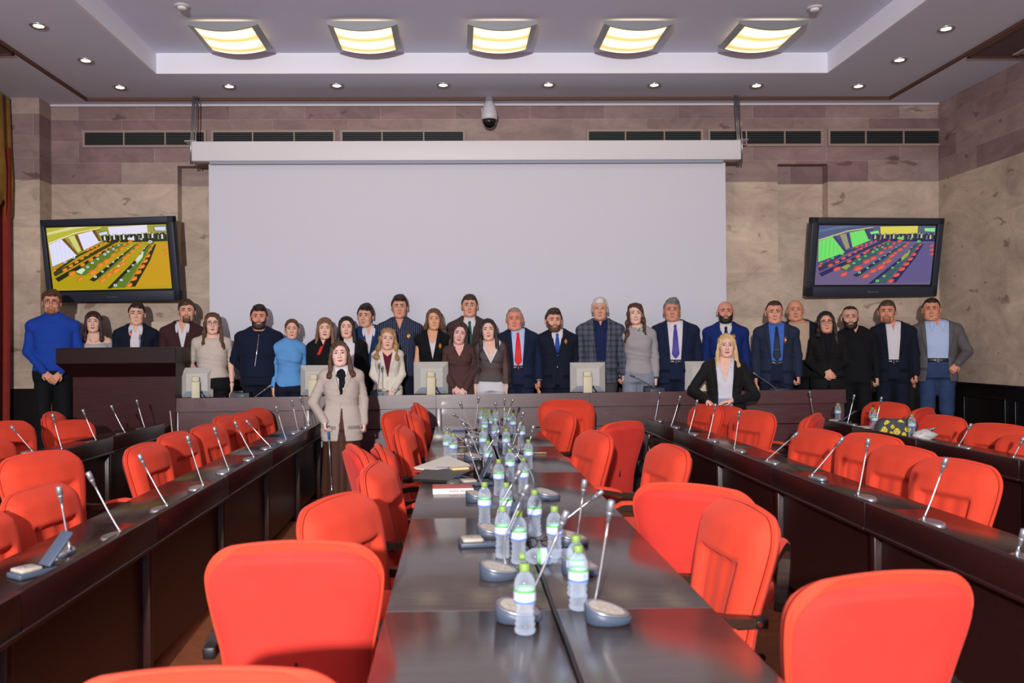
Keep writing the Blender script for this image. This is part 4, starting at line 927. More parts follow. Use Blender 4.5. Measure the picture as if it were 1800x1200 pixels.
palA = dict(floor=(176, 152, 12), floor2=(196, 150, 10), ceil=(186, 178, 60), ceil2=(214, 214, 150), line=(226, 224, 190), wallc=(150, 140, 40), win=(222, 222, 248), winl=(180, 184, 214), drape=(112, 76, 26), col=(206, 206, 120), wall2=(158, 152, 50), scr=(226, 220, 240), bez=(60, 60, 60), tv=(206, 214, 244), dark=(36, 38, 16), head=(190, 170, 110), crowd=[(30, 34, 24), (216, 222, 214), (54, 60, 40), (24, 28, 22), (120, 130, 90)], desk=(58, 56, 24), table=(92, 120, 36), shine=(206, 220, 190), chair=(206, 112, 34), chair2=(232, 140, 44))
palB = dict(floor=(104, 90, 128), floor2=(92, 84, 132), ceil=(74, 88, 128), ceil2=(96, 108, 140), line=(206, 196, 110), wallc=(66, 72, 116), win=(112, 220, 104), winl=(66, 160, 70), drape=(66, 56, 110), col=(150, 146, 110), wall2=(88, 92, 120), scr=(216, 204, 84), bez=(40, 46, 60), tv=(130, 226, 150), dark=(36, 34, 84), head=(150, 150, 90), crowd=[(36, 38, 74), (196, 196, 120), (60, 66, 96), (30, 32, 66), (110, 120, 110)], desk=(44, 48, 88), table=(60, 86, 96), shine=(150, 156, 70), chair=(196, 70, 66), chair2=(224, 98, 78))
television([(61, 386), (316, 382), (321, 523), (72, 536)], palA, 'large wall television at the left with a yellowish live picture of the hall', -.14, 10.2)
television([(1419, 383), (1664, 384), (1653, 522), (1413, 519)], palB, 'large wall television at the right with a bluish live picture of the hall', .10, 10.2)
# ================================================================ people
f32 = np.float32
def seg(P, a, b, r1, r2):
    a = np.asarray(a, f32); b = np.asarray(b, f32); ab = b-a; ap = P-a
    t = np.clip((ap@ab)/max(1e-9, float(ab@ab)), 0, 1); d = ap-t[:, None]*ab
    return np.sqrt((d*d).sum(1)) - (r1+(r2-r1)*t)
def chain(P, pts, rs, k=.01):
    d = None
    for i in range(len(pts)-1):
        s = seg(P, pts[i], pts[i+1], rs[i], rs[i+1]); d = s if d is None else np.minimum(d, s)
    return d
def ell(P, c, r):
    q = P-np.asarray(c, f32); r = np.asarray(r, f32)
    k0 = np.sqrt(((q/r)**2).sum(1)); k1 = np.sqrt(((q/(r*r))**2).sum(1))+1e-9
    return k0*(k0-1)/k1
def smin(a, b, k):
    h = np.maximum(k-np.abs(a-b), 0)/k; return np.minimum(a, b)-h*h*k*.25
def smax(a, b, k): return -smin(-a, -b, k)
def nstep(a, b, x):
    t = np.clip((x-a)/(b-a), 0, 1); return t*t*(3-2*t)
def snets(field, lo, hi, h):
    lo = np.asarray(lo, float); n = np.maximum(3, np.ceil((np.asarray(hi)-lo)/h).astype(int)+1)
    ax = [(lo[i]+h*np.arange(n[i])).astype(f32) for i in range(3)]
    G = np.stack(np.meshgrid(*ax, indexing='ij'), -1).reshape(-1, 3)
    F = field(G).astype(f32).reshape(n); S = F < 0
    off = [(a, b, c) for a in (0, 1) for b in (0, 1) for c in (0, 1)]
    sh = lambda A, o: A[o[0]:o[0]+n[0]-1, o[1]:o[1]+n[1]-1, o[2]:o[2]+n[2]-1]
    cnt = sum(sh(S, o).astype(np.int8) for o in off); act = (cnt > 0) & (cnt < 8)
    cells = np.argwhere(act); idx = np.full(act.shape, -1, int); idx[act] = np.arange(len(cells))
    acc = np.zeros((len(cells), 3)); c = np.zeros(len(cells))
    for i, a in enumerate(off):
        for b in off[i+1:]:
            if sum(abs(a[k]-b[k]) for k in range(3)) != 1: continue
            fa = F[cells[:, 0]+a[0], cells[:, 1]+a[1], cells[:, 2]+a[2]]; fb = F[cells[:, 0]+b[0], cells[:, 1]+b[1], cells[:, 2]+b[2]]
            m = (fa < 0) != (fb < 0); t = np.where(m, fa/np.where(m, fa-fb, 1), 0)
            acc += m[:, None]*(np.asarray(a)+np.outer(t, np.asarray(b)-np.asarray(a))); c += m
    V = lo+h*(cells+acc/c[:, None]); Q = []
    for k in range(3):
        u, v = (k+1) % 3, (k+2) % 3
        A = np.take(S, range(n[k]-1), k); B = np.take(S, range(1, n[k]), k); e = np.argwhere(A != B)
        e = e[(e[:, u] > 0) & (e[:, v] > 0) & (e[:, u] < n[u]-1) & (e[:, v] < n[v]-1)]
        if not len(e): continue
        def ci(du, dv): q = e.copy(); q[:, u] -= du; q[:, v] -= dv; return idx[q[:, 0], q[:, 1], q[:, 2]]
        q = np.stack([ci(1, 1), ci(0, 1), ci(0, 0), ci(1, 0)], 1); fl = ~A[e[:, 0], e[:, 1], e[:, 2]]
        q[fl] = q[fl][:, ::-1]; Q.append(q)
    return V, (np.concatenate(Q) if Q else np.zeros((0, 4), int))
def npmesh(name, V, Q, mats, mi=None):
    me = bpy.data.meshes.new(name); me.vertices.add(len(V)); me.vertices.foreach_set('co', V.astype(f32).ravel())
    me.loops.add(len(Q)*4); me.loops.foreach_set('vertex_index', Q.astype(np.int32).ravel())
    me.polygons.add(len(Q)); me.polygons.foreach_set('loop_start', np.arange(0, len(Q)*4, 4, dtype=np.int32))
    for m in (mats if isinstance(mats, (list, tuple)) else [mats]): me.materials.append(m)
    me.update(calc_edges=True)
    me.polygons.foreach_set('use_smooth', np.ones(len(Q), bool))
    if mi is not None: me.polygons.foreach_set('material_index', mi.astype(np.int32))
    me.validate(); return me
# ---------------------------------------------------------------- cloth, skin and hair materials
def skin(rgb): return mat('skin_%d_%d_%d' % rgb, rgb, .55, var=.05, vscale=30, spec=.3)
LIPS = mat('lips', (170, 92, 84), .45); EYEW = mat('eye_white', (206, 198, 192), .3); IRIS = mat('iris', (44, 36, 32), .2)
def hairm(rgb): return mat('hair_%d_%d_%d' % rgb, rgb, .5, var=.35, vscale=40, stretch=(2.2, 2.2, .25), spec=.4, bump=.5, bscale=90)
def cloth(rgb, rough=.85, sheen=.15): return mat('cloth_%d_%d_%d' % rgb, rgb, rough, var=.06, vscale=90, bump=.15, bscale=300, sheen=sheen, spec=.2)
def striped(name, rgb, rgb2, freq, width=.86, both=False):
    if name in MATS: return MATS[name]
    m = mat(name, rgb, .85, spec=.2); N, L = nodes_of(m); p = N['Principled BSDF']
    tc = N.new('ShaderNodeTexCoord'); sp = N.new('ShaderNodeSeparateXYZ'); L.new(tc.outputs['Object'], sp.inputs[0]); prev = None
    for ax_ in ((0, 2) if both else (0,)):
        a = N.new('ShaderNodeMath'); a.operation = 'MULTIPLY'; a.inputs[1].default_value = freq; L.new(sp.outputs[ax_], a.inputs[0])
        f = N.new('ShaderNodeMath'); f.operation = 'FRACT'; L.new(a.outputs[0], f.inputs[0])
        g = N.new('ShaderNodeMath'); g.operation = 'GREATER_THAN'; g.inputs[1].default_value = width; L.new(f.outputs[0], g.inputs[0])
        if prev:
            mx_ = N.new('ShaderNodeMath'); mx_.operation = 'ADD'; L.new(prev.outputs[0], mx_.inputs[0]); L.new(g.outputs[0], mx_.inputs[1])
            h_ = N.new('ShaderNodeMath'); h_.operation = 'MULTIPLY'; h_.inputs[1].default_value = .5; L.new(mx_.outputs[0], h_.inputs[0]); g = h_
        prev = g
    mx_ = N.new('ShaderNodeMix'); mx_.data_type = 'RGBA'; L.new(prev.outputs[0], mx_.inputs[0]); mx_.inputs[6].default_value = (*lin(rgb), 1); mx_.inputs[7].default_value = (*lin(rgb2), 1)
    L.new(mx_.outputs[2], p.inputs['Base Color']); return m
SHEER = mat('sheer_brown', (58, 40, 40), .7, alpha=.72)
NAVY, NAVY2, BLUESUIT, BLACKC, WHITEC = cloth((26, 34, 58)), cloth((22, 27, 42)), cloth((24, 44, 104)), cloth((20, 20, 23)), cloth((214, 208, 212))
GOLDM = mat('gold_metal', (206, 160, 70), .3, metal=.8); ORANGE = mat('badge_orange', (206, 110, 50), .5); LEATHER = mat('black_leather', (18, 16, 16), .35)
# ---------------------------------------------------------------- anatomy
TORSO_M = [(.84, .165, .112, .0), (.95, .168, .118, .0), (1.08, .152, .108, -.004), (1.22, .166, .116, -.004), (1.33, .176, .116, .0), (1.41, .160, .092, .012), (1.465, .105, .072, .02), (1.50, .065, .06, .025)]
TORSO_F = [(.84, .172, .115, .0), (.95, .170, .115, .004), (1.08, .126, .092, -.002), (1.20, .140, .098, -.006), (1.30, .152, .104, -.006), (1.40, .138, .084, .010), (1.455, .090, .064, .02), (1.50, .055, .05, .025)]
class Body:
    def __init__(s, d):
        s.d = d; s.h = d['h']; s.u = s.h/1.75; s.f = d.get('sex') == 'f'; s.g = d.get('girth', 1.0); u = s.u
        s.sw = d.get('sw', .150 if s.f else .180)*u
        s.hs = d.get('hs', 1.0 if s.f else 1.06)
        s.hc = np.array([d.get('hx', 0), d.get('hy', -.012), s.h-.134*s.hs-(.004 if d['hair'][0] != 'bald' else -.008)])
        a, b = math.radians(d.get('turn', 0)), math.radians(d.get('tilt', 0))
        Rz = np.array([[math.cos(a), -math.sin(a), 0], [math.sin(a), math.cos(a), 0], [0, 0, 1]]); Ry = np.array([[math.cos(b), 0, math.sin(b)], [0, 1, 0], [-math.sin(b), 0, math.cos(b)]])
        c_ = math.radians(d.get('nod', 0)); Rx = np.array([[1, 0, 0], [0, math.cos(c_), -math.sin(c_)], [0, math.sin(c_), math.cos(c_)]])
        s.R = Ry@Rz@Rx
        T = TORSO_F if s.f else TORSO_M
        s.T = [(z*u, w*u*(1+(s.g-1)*(1 if z < 1.38 else .5)), dd*u*(1+(s.g-1)*(1.35 if z < 1.3 else .6)), cy*u-(.10*(s.g-1)*u if z < 1.25 else 0)) for z, w, dd, cy in T]
        s.arms = []
        for side, pose in ((-1, d.get('armL', d.get('arm', 'down'))), (1, d.get('armR', d.get('arm', 'down')))):
            S = np.array([side*s.sw, .012*u, 1.382*u]); o = (s.g-1)*.12*u
            if isinstance(pose, dict): E, W, hd, pn, cl = [np.array(pose[k], float) for k in ('e', 'w', 'd', 'n')]+[pose.get('curl', .5)]
            elif pose == 'down': E, W, hd, pn, cl = [side*(s.sw+.035*u+o), .02*u, 1.125*u], [side*(s.sw+.045*u+o), -.045*u, .885*u], [side*.02, -.12, -1], [-side, .2, 0], .35
            elif pose == 'fist': E, W, hd, pn, cl = [side*(s.sw+.045*u+o), .02*u, 1.125*u], [side*(s.sw+.05*u+o), -.05*u, .90*u], [side*.02, -.15, -1], [-side, .3, 0], 1.35
            elif pose == 'clasp': E, W, hd, pn, cl = [side*(s.sw+.045*u+o), -.005, 1.12*u], [side*.075*u, -(.175+.16*(s.g-1))*u, .915*u-side*.008], [-side*.62, -.10, -.75], [0, 1, -.1], .55
            elif pose == 'cross': E, W, hd, pn, cl = [side*(s.sw+.055*u+o), -.01, 1.13*u], [side*.05*u, -.185*u, 1.0*u+side*.03], [-side*.9, -.1, -.35-side*.3], [0, 1, .1], .6
            elif pose == 'behind': E, W, hd, pn, cl = [side*(s.sw+.06*u+o), .07*u, 1.13*u], [side*.11*u, .17*u, .93*u], [-side*.6, .1, -.7], [0, -1, 0], .5
            elif pose == 'pocket': E, W, hd, pn, cl = [side*(s.sw+.095*u+o), .01*u, 1.135*u], [side*.185*u, -.175*u*s.g, 1.005*u], [-side*.55, -.05, -.83], [0, 1, 0], .8
            E, W = np.array(E, float), np.array(W, float); hd = np.array(hd, float); hd /= np.linalg.norm(hd); pn = np.array(pn, float); pn -= hd*(pn@hd); pn /= np.linalg.norm(pn)
            th = np.cross(hd, pn)*(1 if side > 0 else -1)           # thumb side
            if isinstance(pose, dict) and pose.get('flip'): th = -th
            s.arms.append((side, S, E, W, hd, pn, th, cl))
        s.af = (.86 if s.f else 1.0)*u*(1+.5*(s.g-1))
    def headq(s, P): return ((P-s.hc.astype(f32))@s.R.astype(f32))/s.hs
    def hw(s, q):                                          # head-local point to body space
        return np.asarray(q, float)@s.R.T*s.hs+s.hc
    def head(s, q):
        w = s.d.get('face', 1.0); j = s.d.get('jaw', .86 if s.f else 1.0)
        wf = 1.0 if s.f else 1.04
        q = q/np.array([wf, 1, 1], f32); d = ell(q, (0, .014, .032), (.080, .097, .090))
        ax = np.stack([np.abs(q[:, 0]), q[:, 1], q[:, 2]], 1)
        d = smin(d, ell(q, (0, -.020, -.030), (.066*w, .076, .086)), .03)
        d = smin(d, ell(ax, (.023*w, -.045, -.078), (.036*j*w, .040, .034)), .022)
        d = smin(d, ell(q, (0, -.074, -.098), (.020*j, .018, .017)), .018)
        d = smin(d, ell(ax, (.035*w, -.066, -.026), (.024, .022, .024)), .02)
        d = smin(d, seg(ax, (.010, -.088, .029), (.046*w, -.072, .031), .0085, .008), .014)
        d = smax(d, -ell(ax, (.031, -.103, .008), (.019, .016, .0125)), .012)
        d = smin(d, seg(q, (0, -.090, .016), (0, -.112, -.026), .0075, .0110), .010)
        d = smin(d, ell(ax, (.011, -.100, -.031), (.0085, .010, .0075)), .006)
        d = smin(d, seg(ax, (.0, -.0965, -.0560), (.024, -.084, -.0570), .0060, .003), .006)
        d = smin(d, seg(ax, (.0, -.0950, -.0680), (.020, -.085, -.0630), .0068, .003), .006)
        d = smax(d, -seg(ax, (0, -.1045, -.0618), (.024, -.0905, -.0590), .0026, .0018), .004)
        ear = smax(ell(ax, (.083, .012, -.004), (.011, .021, .031)), -ell(ax, (.093, .006, -.002), (.008, .012, .020)), .006)
        return smin(d, ear, .008)
    def torso(s, P, off=0., z0=None, z1=None):
        T = s.T; zz = P[:, 2]; zk = [t[0] for t in T]
        a = np.interp(zz, zk, [t[1] for t in T]); b = np.interp(zz, zk, [t[2] for t in T]); c = np.interp(zz, zk, [t[3] for t in T])
        a = a+off; b = b+off; X = np.abs(P[:, 0])/a; Y = np.abs(P[:, 1]-c)/b
        d = ((X**2.35+Y**2.35)**(1/2.35)-1)*np.minimum(a, b)*.95
        z0 = T[0][0] if z0 is None else z0; z1 = T[-1][0] if z1 is None else z1
        d = smax(d, np.maximum(zz-z1-off, z0-zz), .01)
        if s.f:
            ax = np.stack([np.abs(P[:, 0]), P[:, 1], P[:, 2]], 1); u = s.u
            d = smin(d, ell(ax, (.062*u, -.078*u*s.g, 1.260*u), (.056*u+off, .042*u+off, .058*u+off)), .05)
        return d
    def shoulders(s, P, off=0.):
        u = s.u; ax = np.stack([np.abs(P[:, 0]), P[:, 1], P[:, 2]], 1)
        return seg(ax, (0.03*u, .02*u, (1.452 if not s.f else 1.440)*u), (s.sw, .012*u, 1.378*u), .046*u+off, .052*s.af+off)
    def arm(s, P, i, o1=0., o2=0., frac=2.0, o3=None):
        side, S, E, W = s.arms[i][:4]; k = s.af; o3 = o2 if o3 is None else o3
        if frac >= 1:
            W2 = E+(W-E)*min(1, frac-1)
            return smin(seg(P, S, E, .050*k+o1, .040*k+o2), seg(P, E, W2, .040*k+o2, .040*k-(.012*k)*min(1, frac-1)+o3), .015)
        return seg(P, S, S+(E-S)*frac, .050*k+o1, .050*k-.010*k*frac+o2)
    def hand(s, P, i):
        side, S, E, W, d, n, t, cl = s.arms[i]; k = (.88 if s.f else 1.0); r = None
        L_ = (.070, .078, .073, .057)
        for j, tt in enumerate((.030, .010, -.010, -.029)):
            K = W+d*(.088-.004*abs(j-1))*k+t*tt*k
            m = seg(P, W+t*tt*.45*k+d*.008, K, .0150*k, .0125*k); r = m if r is None else smin(r, m, .012)
        fing = None
        for j, tt in enumerate((.030, .010, -.010, -.029)):
            K = W+d*(.088-.004*abs(j-1))*k+t*tt*k; c1, c2 = cl*(.8+.1*j), cl*(1.7+.12*j)
            d1 = d*math.cos(c1)+n*math.sin(c1)+t*(.10-.07*j)*(1-min(1, cl)); d2 = d*math.cos(c2)+n*math.sin(c2)
            A = K+d1*L_[j]*.5*k; B = A+d2*L_[j]*.5*k
            q = np.minimum(seg(P, K, A, .0098*k, .0088*k), seg(P, A, B, .0088*k, .0074*k)); fing = q if fing is None else np.minimum(fing, q)
        r = smin(r, fing, .006)
        b = W+d*.022*k+t*.022*k; m = b+(d*.55+t*.72+n*.25)*.040*k; e = m+(d*.9+t*.1+n*.45)*.034*k
        return smin(r, np.minimum(seg(P, b, m, .0135*k, .0105*k), seg(P, m, e, .0105*k, .0080*k)), .010)
    def legs(s, P, o=0., hem=.09, flare=0.):
        u = s.u; ax = np.stack([np.abs(P[:, 0]), P[:, 1], P[:, 2]], 1); g = 1+.5*(s.g-1)
        d = seg(ax, (.086*u, 0, .90*u), (.098*u, -.01*u, .49*u), .088*u*g+o, .058*u*g+o+flare*.3)
        return smin(d, seg(ax, (.098*u, -.01*u, .49*u), (.105*u, .03*u, hem*u), .056*u*g+o+flare*.3, .040*u+o+flare), .03)
    def feet(s, P):
        u = s.u; ax = np.stack([np.abs(P[:, 0]), P[:, 1], P[:, 2]], 1)
        return smax(smin(seg(ax, (.108*u, .035*u, .05*u), (.122*u, -.13*u, .028*u), .044*u, .034*u), seg(ax, (.105*u, .03*u, .05*u), (.105*u, .03*u, .14*u), .04*u, .036*u), .02), -P[:, 2]+.002, .004)
    def neck(s, P, o=0., z1=None):
        b = s.hw((0, .022, -.045)); u = s.u; r = (.047 if s.f else .058)*u*(1+.4*(s.g-1))
        return seg(P, (0, .028*u, 1.43*u), b, r*1.08+o, r+o)
    def skin(s, P):
        d = smin(s.torso(P, -.006*s.u), s.shoulders(P, -.006*s.u), .04)
        d = smin(d, s.neck(P), .035)
        d = smin(d, s.head(s.headq(P))*s.hs, .015)
        for i in (0, 1):
            d = smin(d, s.arm(P, i), .015 if True else 0); d = smin(d, s.hand(P, i), .012)
        d = smin(d, s.legs(P, -.004), .02)
        return smin(d, s.feet(P)+.008, .015)
def fold(P, a=.004, f=1.0, ph=0.):
    x, y, z = P[:, 0]*f, P[:, 1]*f, P[:, 2]*f
    return a*(np.sin(34*z+16*x+4*np.sin(13*y+ph)+ph)*np.sin(11*x-9*z+ph*2)+.6*np.sin(21*x+52*z+5*np.sin(17*z)+ph))
def front(field, xs, zs, y0=-.5, y1=.15, n=170):
    ys = np.linspace(y0, y1, n).astype(f32); xs = np.asarray(xs, f32); zs = np.asarray(zs, f32)
    P = np.stack([np.repeat(xs, n), np.tile(ys, len(xs)), np.repeat(zs, n)], 1); F = field(P).reshape(len(xs), n)
    i = np.argmax(F < 0, 1); i = np.where((F < 0).any(1), np.maximum(i, 1), n//2)
    a = F[np.arange(len(xs)), i-1]; b = F[np.arange(len(xs)), i]
    return ys[i-1]+(ys[1]-ys[0])*np.clip(a/np.where(a-b == 0, 1, a-b), 0, 1)
def drape(name, rows, field, m, parent, off=.004, th=.004, nu=5, rot=None):
    """cloth strip lying on the front of a body: rows of (z, x_left, x_right)"""
    X = [];
    for r in rows:
        z, xl, xr = r[:3]; dz = r[3] if len(r) > 3 else 0
        X += [(xl+(xr-xl)*k/(nu-1), z+dz*k/(nu-1)) for k in range(nu)]
    xs = np.array([p[0] for p in X]); zs = np.array([p[1] for p in X]); ys = front(field, xs, zs)
    n = len(rows); F_ = np.stack([xs, ys-off, zs], 1); B_ = np.stack([xs, ys-off+th+off, zs], 1); N_ = n*nu; V = np.concatenate([F_, B_]); Q = []
    for i in range(n-1):
        for j in range(nu-1):
            a = i*nu+j; Q += [(a, a+1, a+1+nu, a+nu), (N_+a, N_+a+nu, N_+a+1+nu, N_+a+1)]
        for a in (i*nu, i*nu+nu-1): Q.append((a, a+nu, N_+a+nu, N_+a))
    for j in range(nu-1):
        for a in (j, (n-1)*nu+j): Q.append((a, a+1, N_+a+1, N_+a))
    return link(name, npmesh(name, V, np.array(Q), m), parent)
def hair_field(b, P):
    kind = b.d['hair'][0]; o = b.d.get('hopt', {}); q = b.headq(P); x, y, z = q[:, 0], q[:, 1], q[:, 2]; ax = np.stack([np.abs(x), y, z], 1)
    wom = kind in ('long', 'bob', 'shoulder', 'tied'); wf = 1.0 if b.f else 1.04
    th = o.get('th', .012); zf = o.get('line', .093 if wom else .077); pt = o.get('part', 0)*.022
    st = .0018*np.sin(200*x+70*y+30*z)+.0014*np.sin(150*y-120*z+60*x)
    if wom: st = .0020*np.sin(210*x+5*np.sin(9*z+3*y))+.0014*np.sin(240*y+4*np.sin(11*z+1))
    if wom: hl = zf-(0 if o.get('fringe') else 1.15)*np.maximum(0, np.abs(x-pt)-.026)
    else: hl = zf+o.get('temple', .75)*np.clip(np.abs(x-pt*.6)-.022, 0, .03)-1.5*np.maximum(0, np.abs(x)-.060)+.004*np.sin(130*x+o.get('part', 0))
    if o.get('fringe'): hl = np.where(y < -.03, o['fringe']+.006*np.sin(150*x), zf)
    keep = -((z-hl)+.80*(y+.088)*(np.where(y < -.03, .6, 1) if o.get('fringe') else 1))*.78
    thick = th*(.72 if wom else 1)*nstep(.0, .05 if wom else .032, -keep) + o.get('top', .006 if not wom else .004)*nstep(.07, .12, z)*nstep(0, .03, -keep)
    if o.get('quiff'): thick = thick+.011*nstep(.07, .11, z)*nstep(.03, -.05, y)*nstep(.0, .02, -keep)
    if not wom: thick = thick*(1-.45*nstep(.045, .08, np.abs(x)))*(1+.4*np.clip(x*o.get('part', .4)/.06, -1, 1)*nstep(.05, .1, z))
    base = ell(q, (0, .0145, .0325), (.0815*wf, .0985, .0918))
    d = smax(base-thick+st*nstep(0, .01, -keep), keep, .004)
    cap = base-th
    d = np.minimum(d, smax(ell(q, (0, .0, .0), (.0795*wf, .085, .09)), np.maximum(np.abs(y+.014)-.013, np.maximum(-(z+.026+o.get('burn', 0)), z-.06)), .004))     # beside the ears
    d = np.where((np.abs(x) < .066) & (y < -.03) & (z < .045), np.maximum(d, .004), d) if kind == 'short' else d
    if kind == 'fringe_only':
        d = smax(d, z-.055+.35*(y < 0)*0-.1*(y-.05), .01)
    if kind == 'curly':
        d = np.minimum(d, smax(ell(q, (0, .005, .070), (.096, .108, .066)), keep+.01, .006)); d = d+.009*np.sin(105*x+1)*np.sin(105*y+1)*np.sin(100*z+2)
    if kind in ('long', 'bob', 'shoulder', 'tied'):
        zl = {'long': -.33, 'bob': -.10, 'shoulder': -.235, 'tied': -.05}[kind]+o.get('dl', 0); vol = o.get('vol', 1.0)
        if kind == 'tied':
            d = np.minimum(d, ell(q, (0, .115, .0), (.036, .034, .036))+st)
        else:
            for s_ in (-1, 1):
                L2 = zl if not o.get('only') or o['only'] == s_ else max(zl, -.16)
                fx = o.get('fwd', 0)
                pts = [(s_*.022+pt, -.050, .104), (s_*.070, -.046, .064), (s_*.084*vol, -.034-fx*.3, -.02), (s_*.090*vol, -.034-fx, L2*.55-.02), (s_*(.098*vol), -.045-fx*1.2, L2*.85), (s_*.088*vol, -.050-fx*1.3, L2)]
                rs = [.006, .012, .017, .024*vol, .030*vol, .010]
                w = chain(q, pts, rs); d = smin(d, w+st*1.6+o.get('wave', 0)*np.sin(55*z+20*x)*.6, .012)
            bk = smin(seg(ax, (.035, .055, .04), (.045*vol, .060, zl*.8), .055, .048*vol), seg(ax, (.045*vol, .06, zl*.8), (.05*vol, .055, zl), .045, .02), .02)
            d = smin(d, bk+st*1.2, .03)
            d = smax(d, -ell(q, (0, -.105, -.035), (.068*o.get('open', 1.0), .078, .108)), .012)
            if o.get('wave'): d = d+o['wave']*.8*np.sin(48*z+30*np.abs(x))*np.sin(35*x+12*z)
    return d*b.hs
def person(d):
    b = Body(d); u = b.u; yy = d['Y']; fl = d.get('floor', PODZ)
    px = d.get('bc', d['px']); base = onY(px, d['top'], yy)
    loc = Vector((base.x, yy, fl)); rz = math.atan2(base.x, yy)*-1*.85 + math.radians(d.get('yaw', 0))
    SK = skin(d.get('skin', (222, 168, 142) if not b.f else (230, 184, 164)))
    # ---- body: the same field taken finely at the head and hands, coarsely elsewhere
    boxes = [((b.hc-[.125, .15, .165]), (b.hc+[.125, .15, .145]), .0049)]
    for i in (0, 1):
        W, hd = b.arms[i][3], b.arms[i][4]; c_ = W+hd*.075; boxes.append((c_-.115, c_+.115, .0058))
    m = d.get('bare')
    if m: boxes.append((np.array([-.36, -.2, 1.05*u]), np.array([.36, .2, 1.52*u]), .009))
    Vs, Qs, Ms = [], [], []; n0 = 0
    xm = max(abs(b.arms[0][2][0]), abs(b.arms[1][2][0]), abs(b.arms[0][3][0]), .2)+.12
    ym = max(.24, max(abs(a[k][1]) for a in b.arms for k in (2, 3))+.14)
    for bi, (lo, hi, h) in enumerate(boxes + [((-xm, -ym, -.01), (xm, .26, b.h+.01), .015)]):
        V, Q = snets(b.skin, lo, hi, h)
        if not len(Q): continue
        C = V[Q].mean(1)
        if bi == len(boxes):
            k = np.ones(len(C), bool)
            for lo2, hi2, h2 in boxes: k &= ~((C > lo2+.012) & (C < hi2-.012)).all(1)
            Q = Q[k]; C = C[k]
        ql = b.headq(C.astype(f32)); mi = ((np.abs(ql[:, 0]) < .0245) & (ql[:, 2]-7*ql[:, 0]**2 > -.0725+.25*np.abs(ql[:, 0])) & (ql[:, 2]-7*ql[:, 0]**2 < -.0545-.22*np.abs(ql[:, 0])) & (ql[:, 1] < -.082)).astype(int)
        if bi: mi[:] = 0
        else: ql0 = ql
        Vs.append(V); Qs.append(Q+n0); Ms.append(mi); n0 += len(V)
    if d.get('smile'): Ms[0][(np.abs(ql0[:, 0]) < .019) & (ql0[:, 2]-9*ql0[:, 0]**2 > -.0665) & (ql0[:, 2]-9*ql0[:, 0]**2 < -.0605) & (ql0[:, 1] < -.082)] = 2
    lip = LIPS if b.f else mat('lips_pale', (176, 116, 100), .5)
    root = link('person', npmesh('person', np.concatenate(Vs), np.concatenate(Qs), [SK, lip, mat('teeth', (224, 214, 204), .3)], np.concatenate(Ms)), None, loc, rz)
    tag(root, d['label'], 'person')
    hf = lambda P: b.head(b.headq(P))*b.hs
    # ---- eyes and brows
    HM = hairm(d['hair'][1]); BM = hairm(d.get('brow', tuple(int(c*.8) for c in d['hair'][1])))
    for s in (-1, 1):
        ex, ez = .0315*s, .0085
        cq = b.headq(np.zeros((1, 3), f32)); Pq = np.stack([np.full(80, ex), np.linspace(-.13, -.05, 80), np.full(80, ez)], 1).astype(f32); F_ = b.head(Pq); ey = float(Pq[np.argmax(F_ < 0), 1])
        e = MB(); e.M = Matrix.Translation(Vector(b.hc)) @ Matrix(np.vstack([np.hstack([b.R*b.hs, np.zeros((3, 1))]), [0, 0, 0, 1]]).tolist())
        e.ellip((ex, ey+.0035, ez), (.0150, .0068, .0066), 12, 8, 0); e.ellip((ex, ey-.0010, ez), (.0075, .0034, .0064), 10, 6, 1)
        e.build('eye', [EYEW, IRIS], root)
        w = MB(); w.M = e.M
        w.tube([(s*.015, ey-.0035, ez+.0045), (s*.0315, ey-.0050, ez+.0072), (s*.047, ey+.003, ez+.004)], [.0022, .0027, .0018], 6); w.build('eyelashes', IRIS, root)
        w = MB(); w.M = e.M
        k = d.get('browt', .0036 if b.f else .0052)
        w.tube([(s*.012, -.0985, .0310), (s*.029, -.0960, .0345), (s*.047, -.083, .0290)], [k, k, k*.6], 6, ell=(1, 1)); w.build('eyebrow', BM, root)
    # ---- hair and beard
    if d['hair'][0] != 'bald':
        lo = b.hc-[.19, .19, .18]; hi = b.hc+[.19, .19, .17]
        if d['hair'][0] in ('long', 'shoulder', 'bob'): lo = b.hc-[.21, .22, .40]
        V, Q = snets(lambda P: np.maximum(hair_field(b, P), -(b.neck(P)+.0)), lo, hi, .0068)
        link('hair', npmesh('hair', V, Q, HM), root)
    if 'beard' in d:
        rgb, full = d['beard']
        def bf(P):
            q = b.headq(P); x, y, z = q[:, 0], q[:, 1], q[:, 2]
            t = .0025+.0075*full*nstep(-.05, -.11, z)*nstep(.075, .045, np.abs(x))
            keep = np.maximum(z+.044-.75*np.maximum(0, np.abs(x)-.035)*(full > .4)-.02*(np.abs(x) > .064)*(full > .4), y+.016)
            if full < .6: keep = np.maximum(keep, np.abs(x)-.042)
            mouth = ell(q, (0, -.1, -.0615), (.026, .04, .0105)); chinl = smax(b.head(q)-t+.001*np.sin(300*x+200*z), keep, .006)
            mo = np.maximum(np.maximum(np.abs(z+.047)-.0045, np.abs(x)-.028), b.head(q)-.003)
            return np.minimum(smax(chinl, -mouth, .004), mo)*b.hs
        V, Q = snets(bf, b.hc-[.1, .15, .16], b.hc+[.1, .06, .02], .0055); link('beard', npmesh('beard', V, Q, hairm(rgb)), root)
    # ---- clothes
    T = d['top_wear']; fields = []
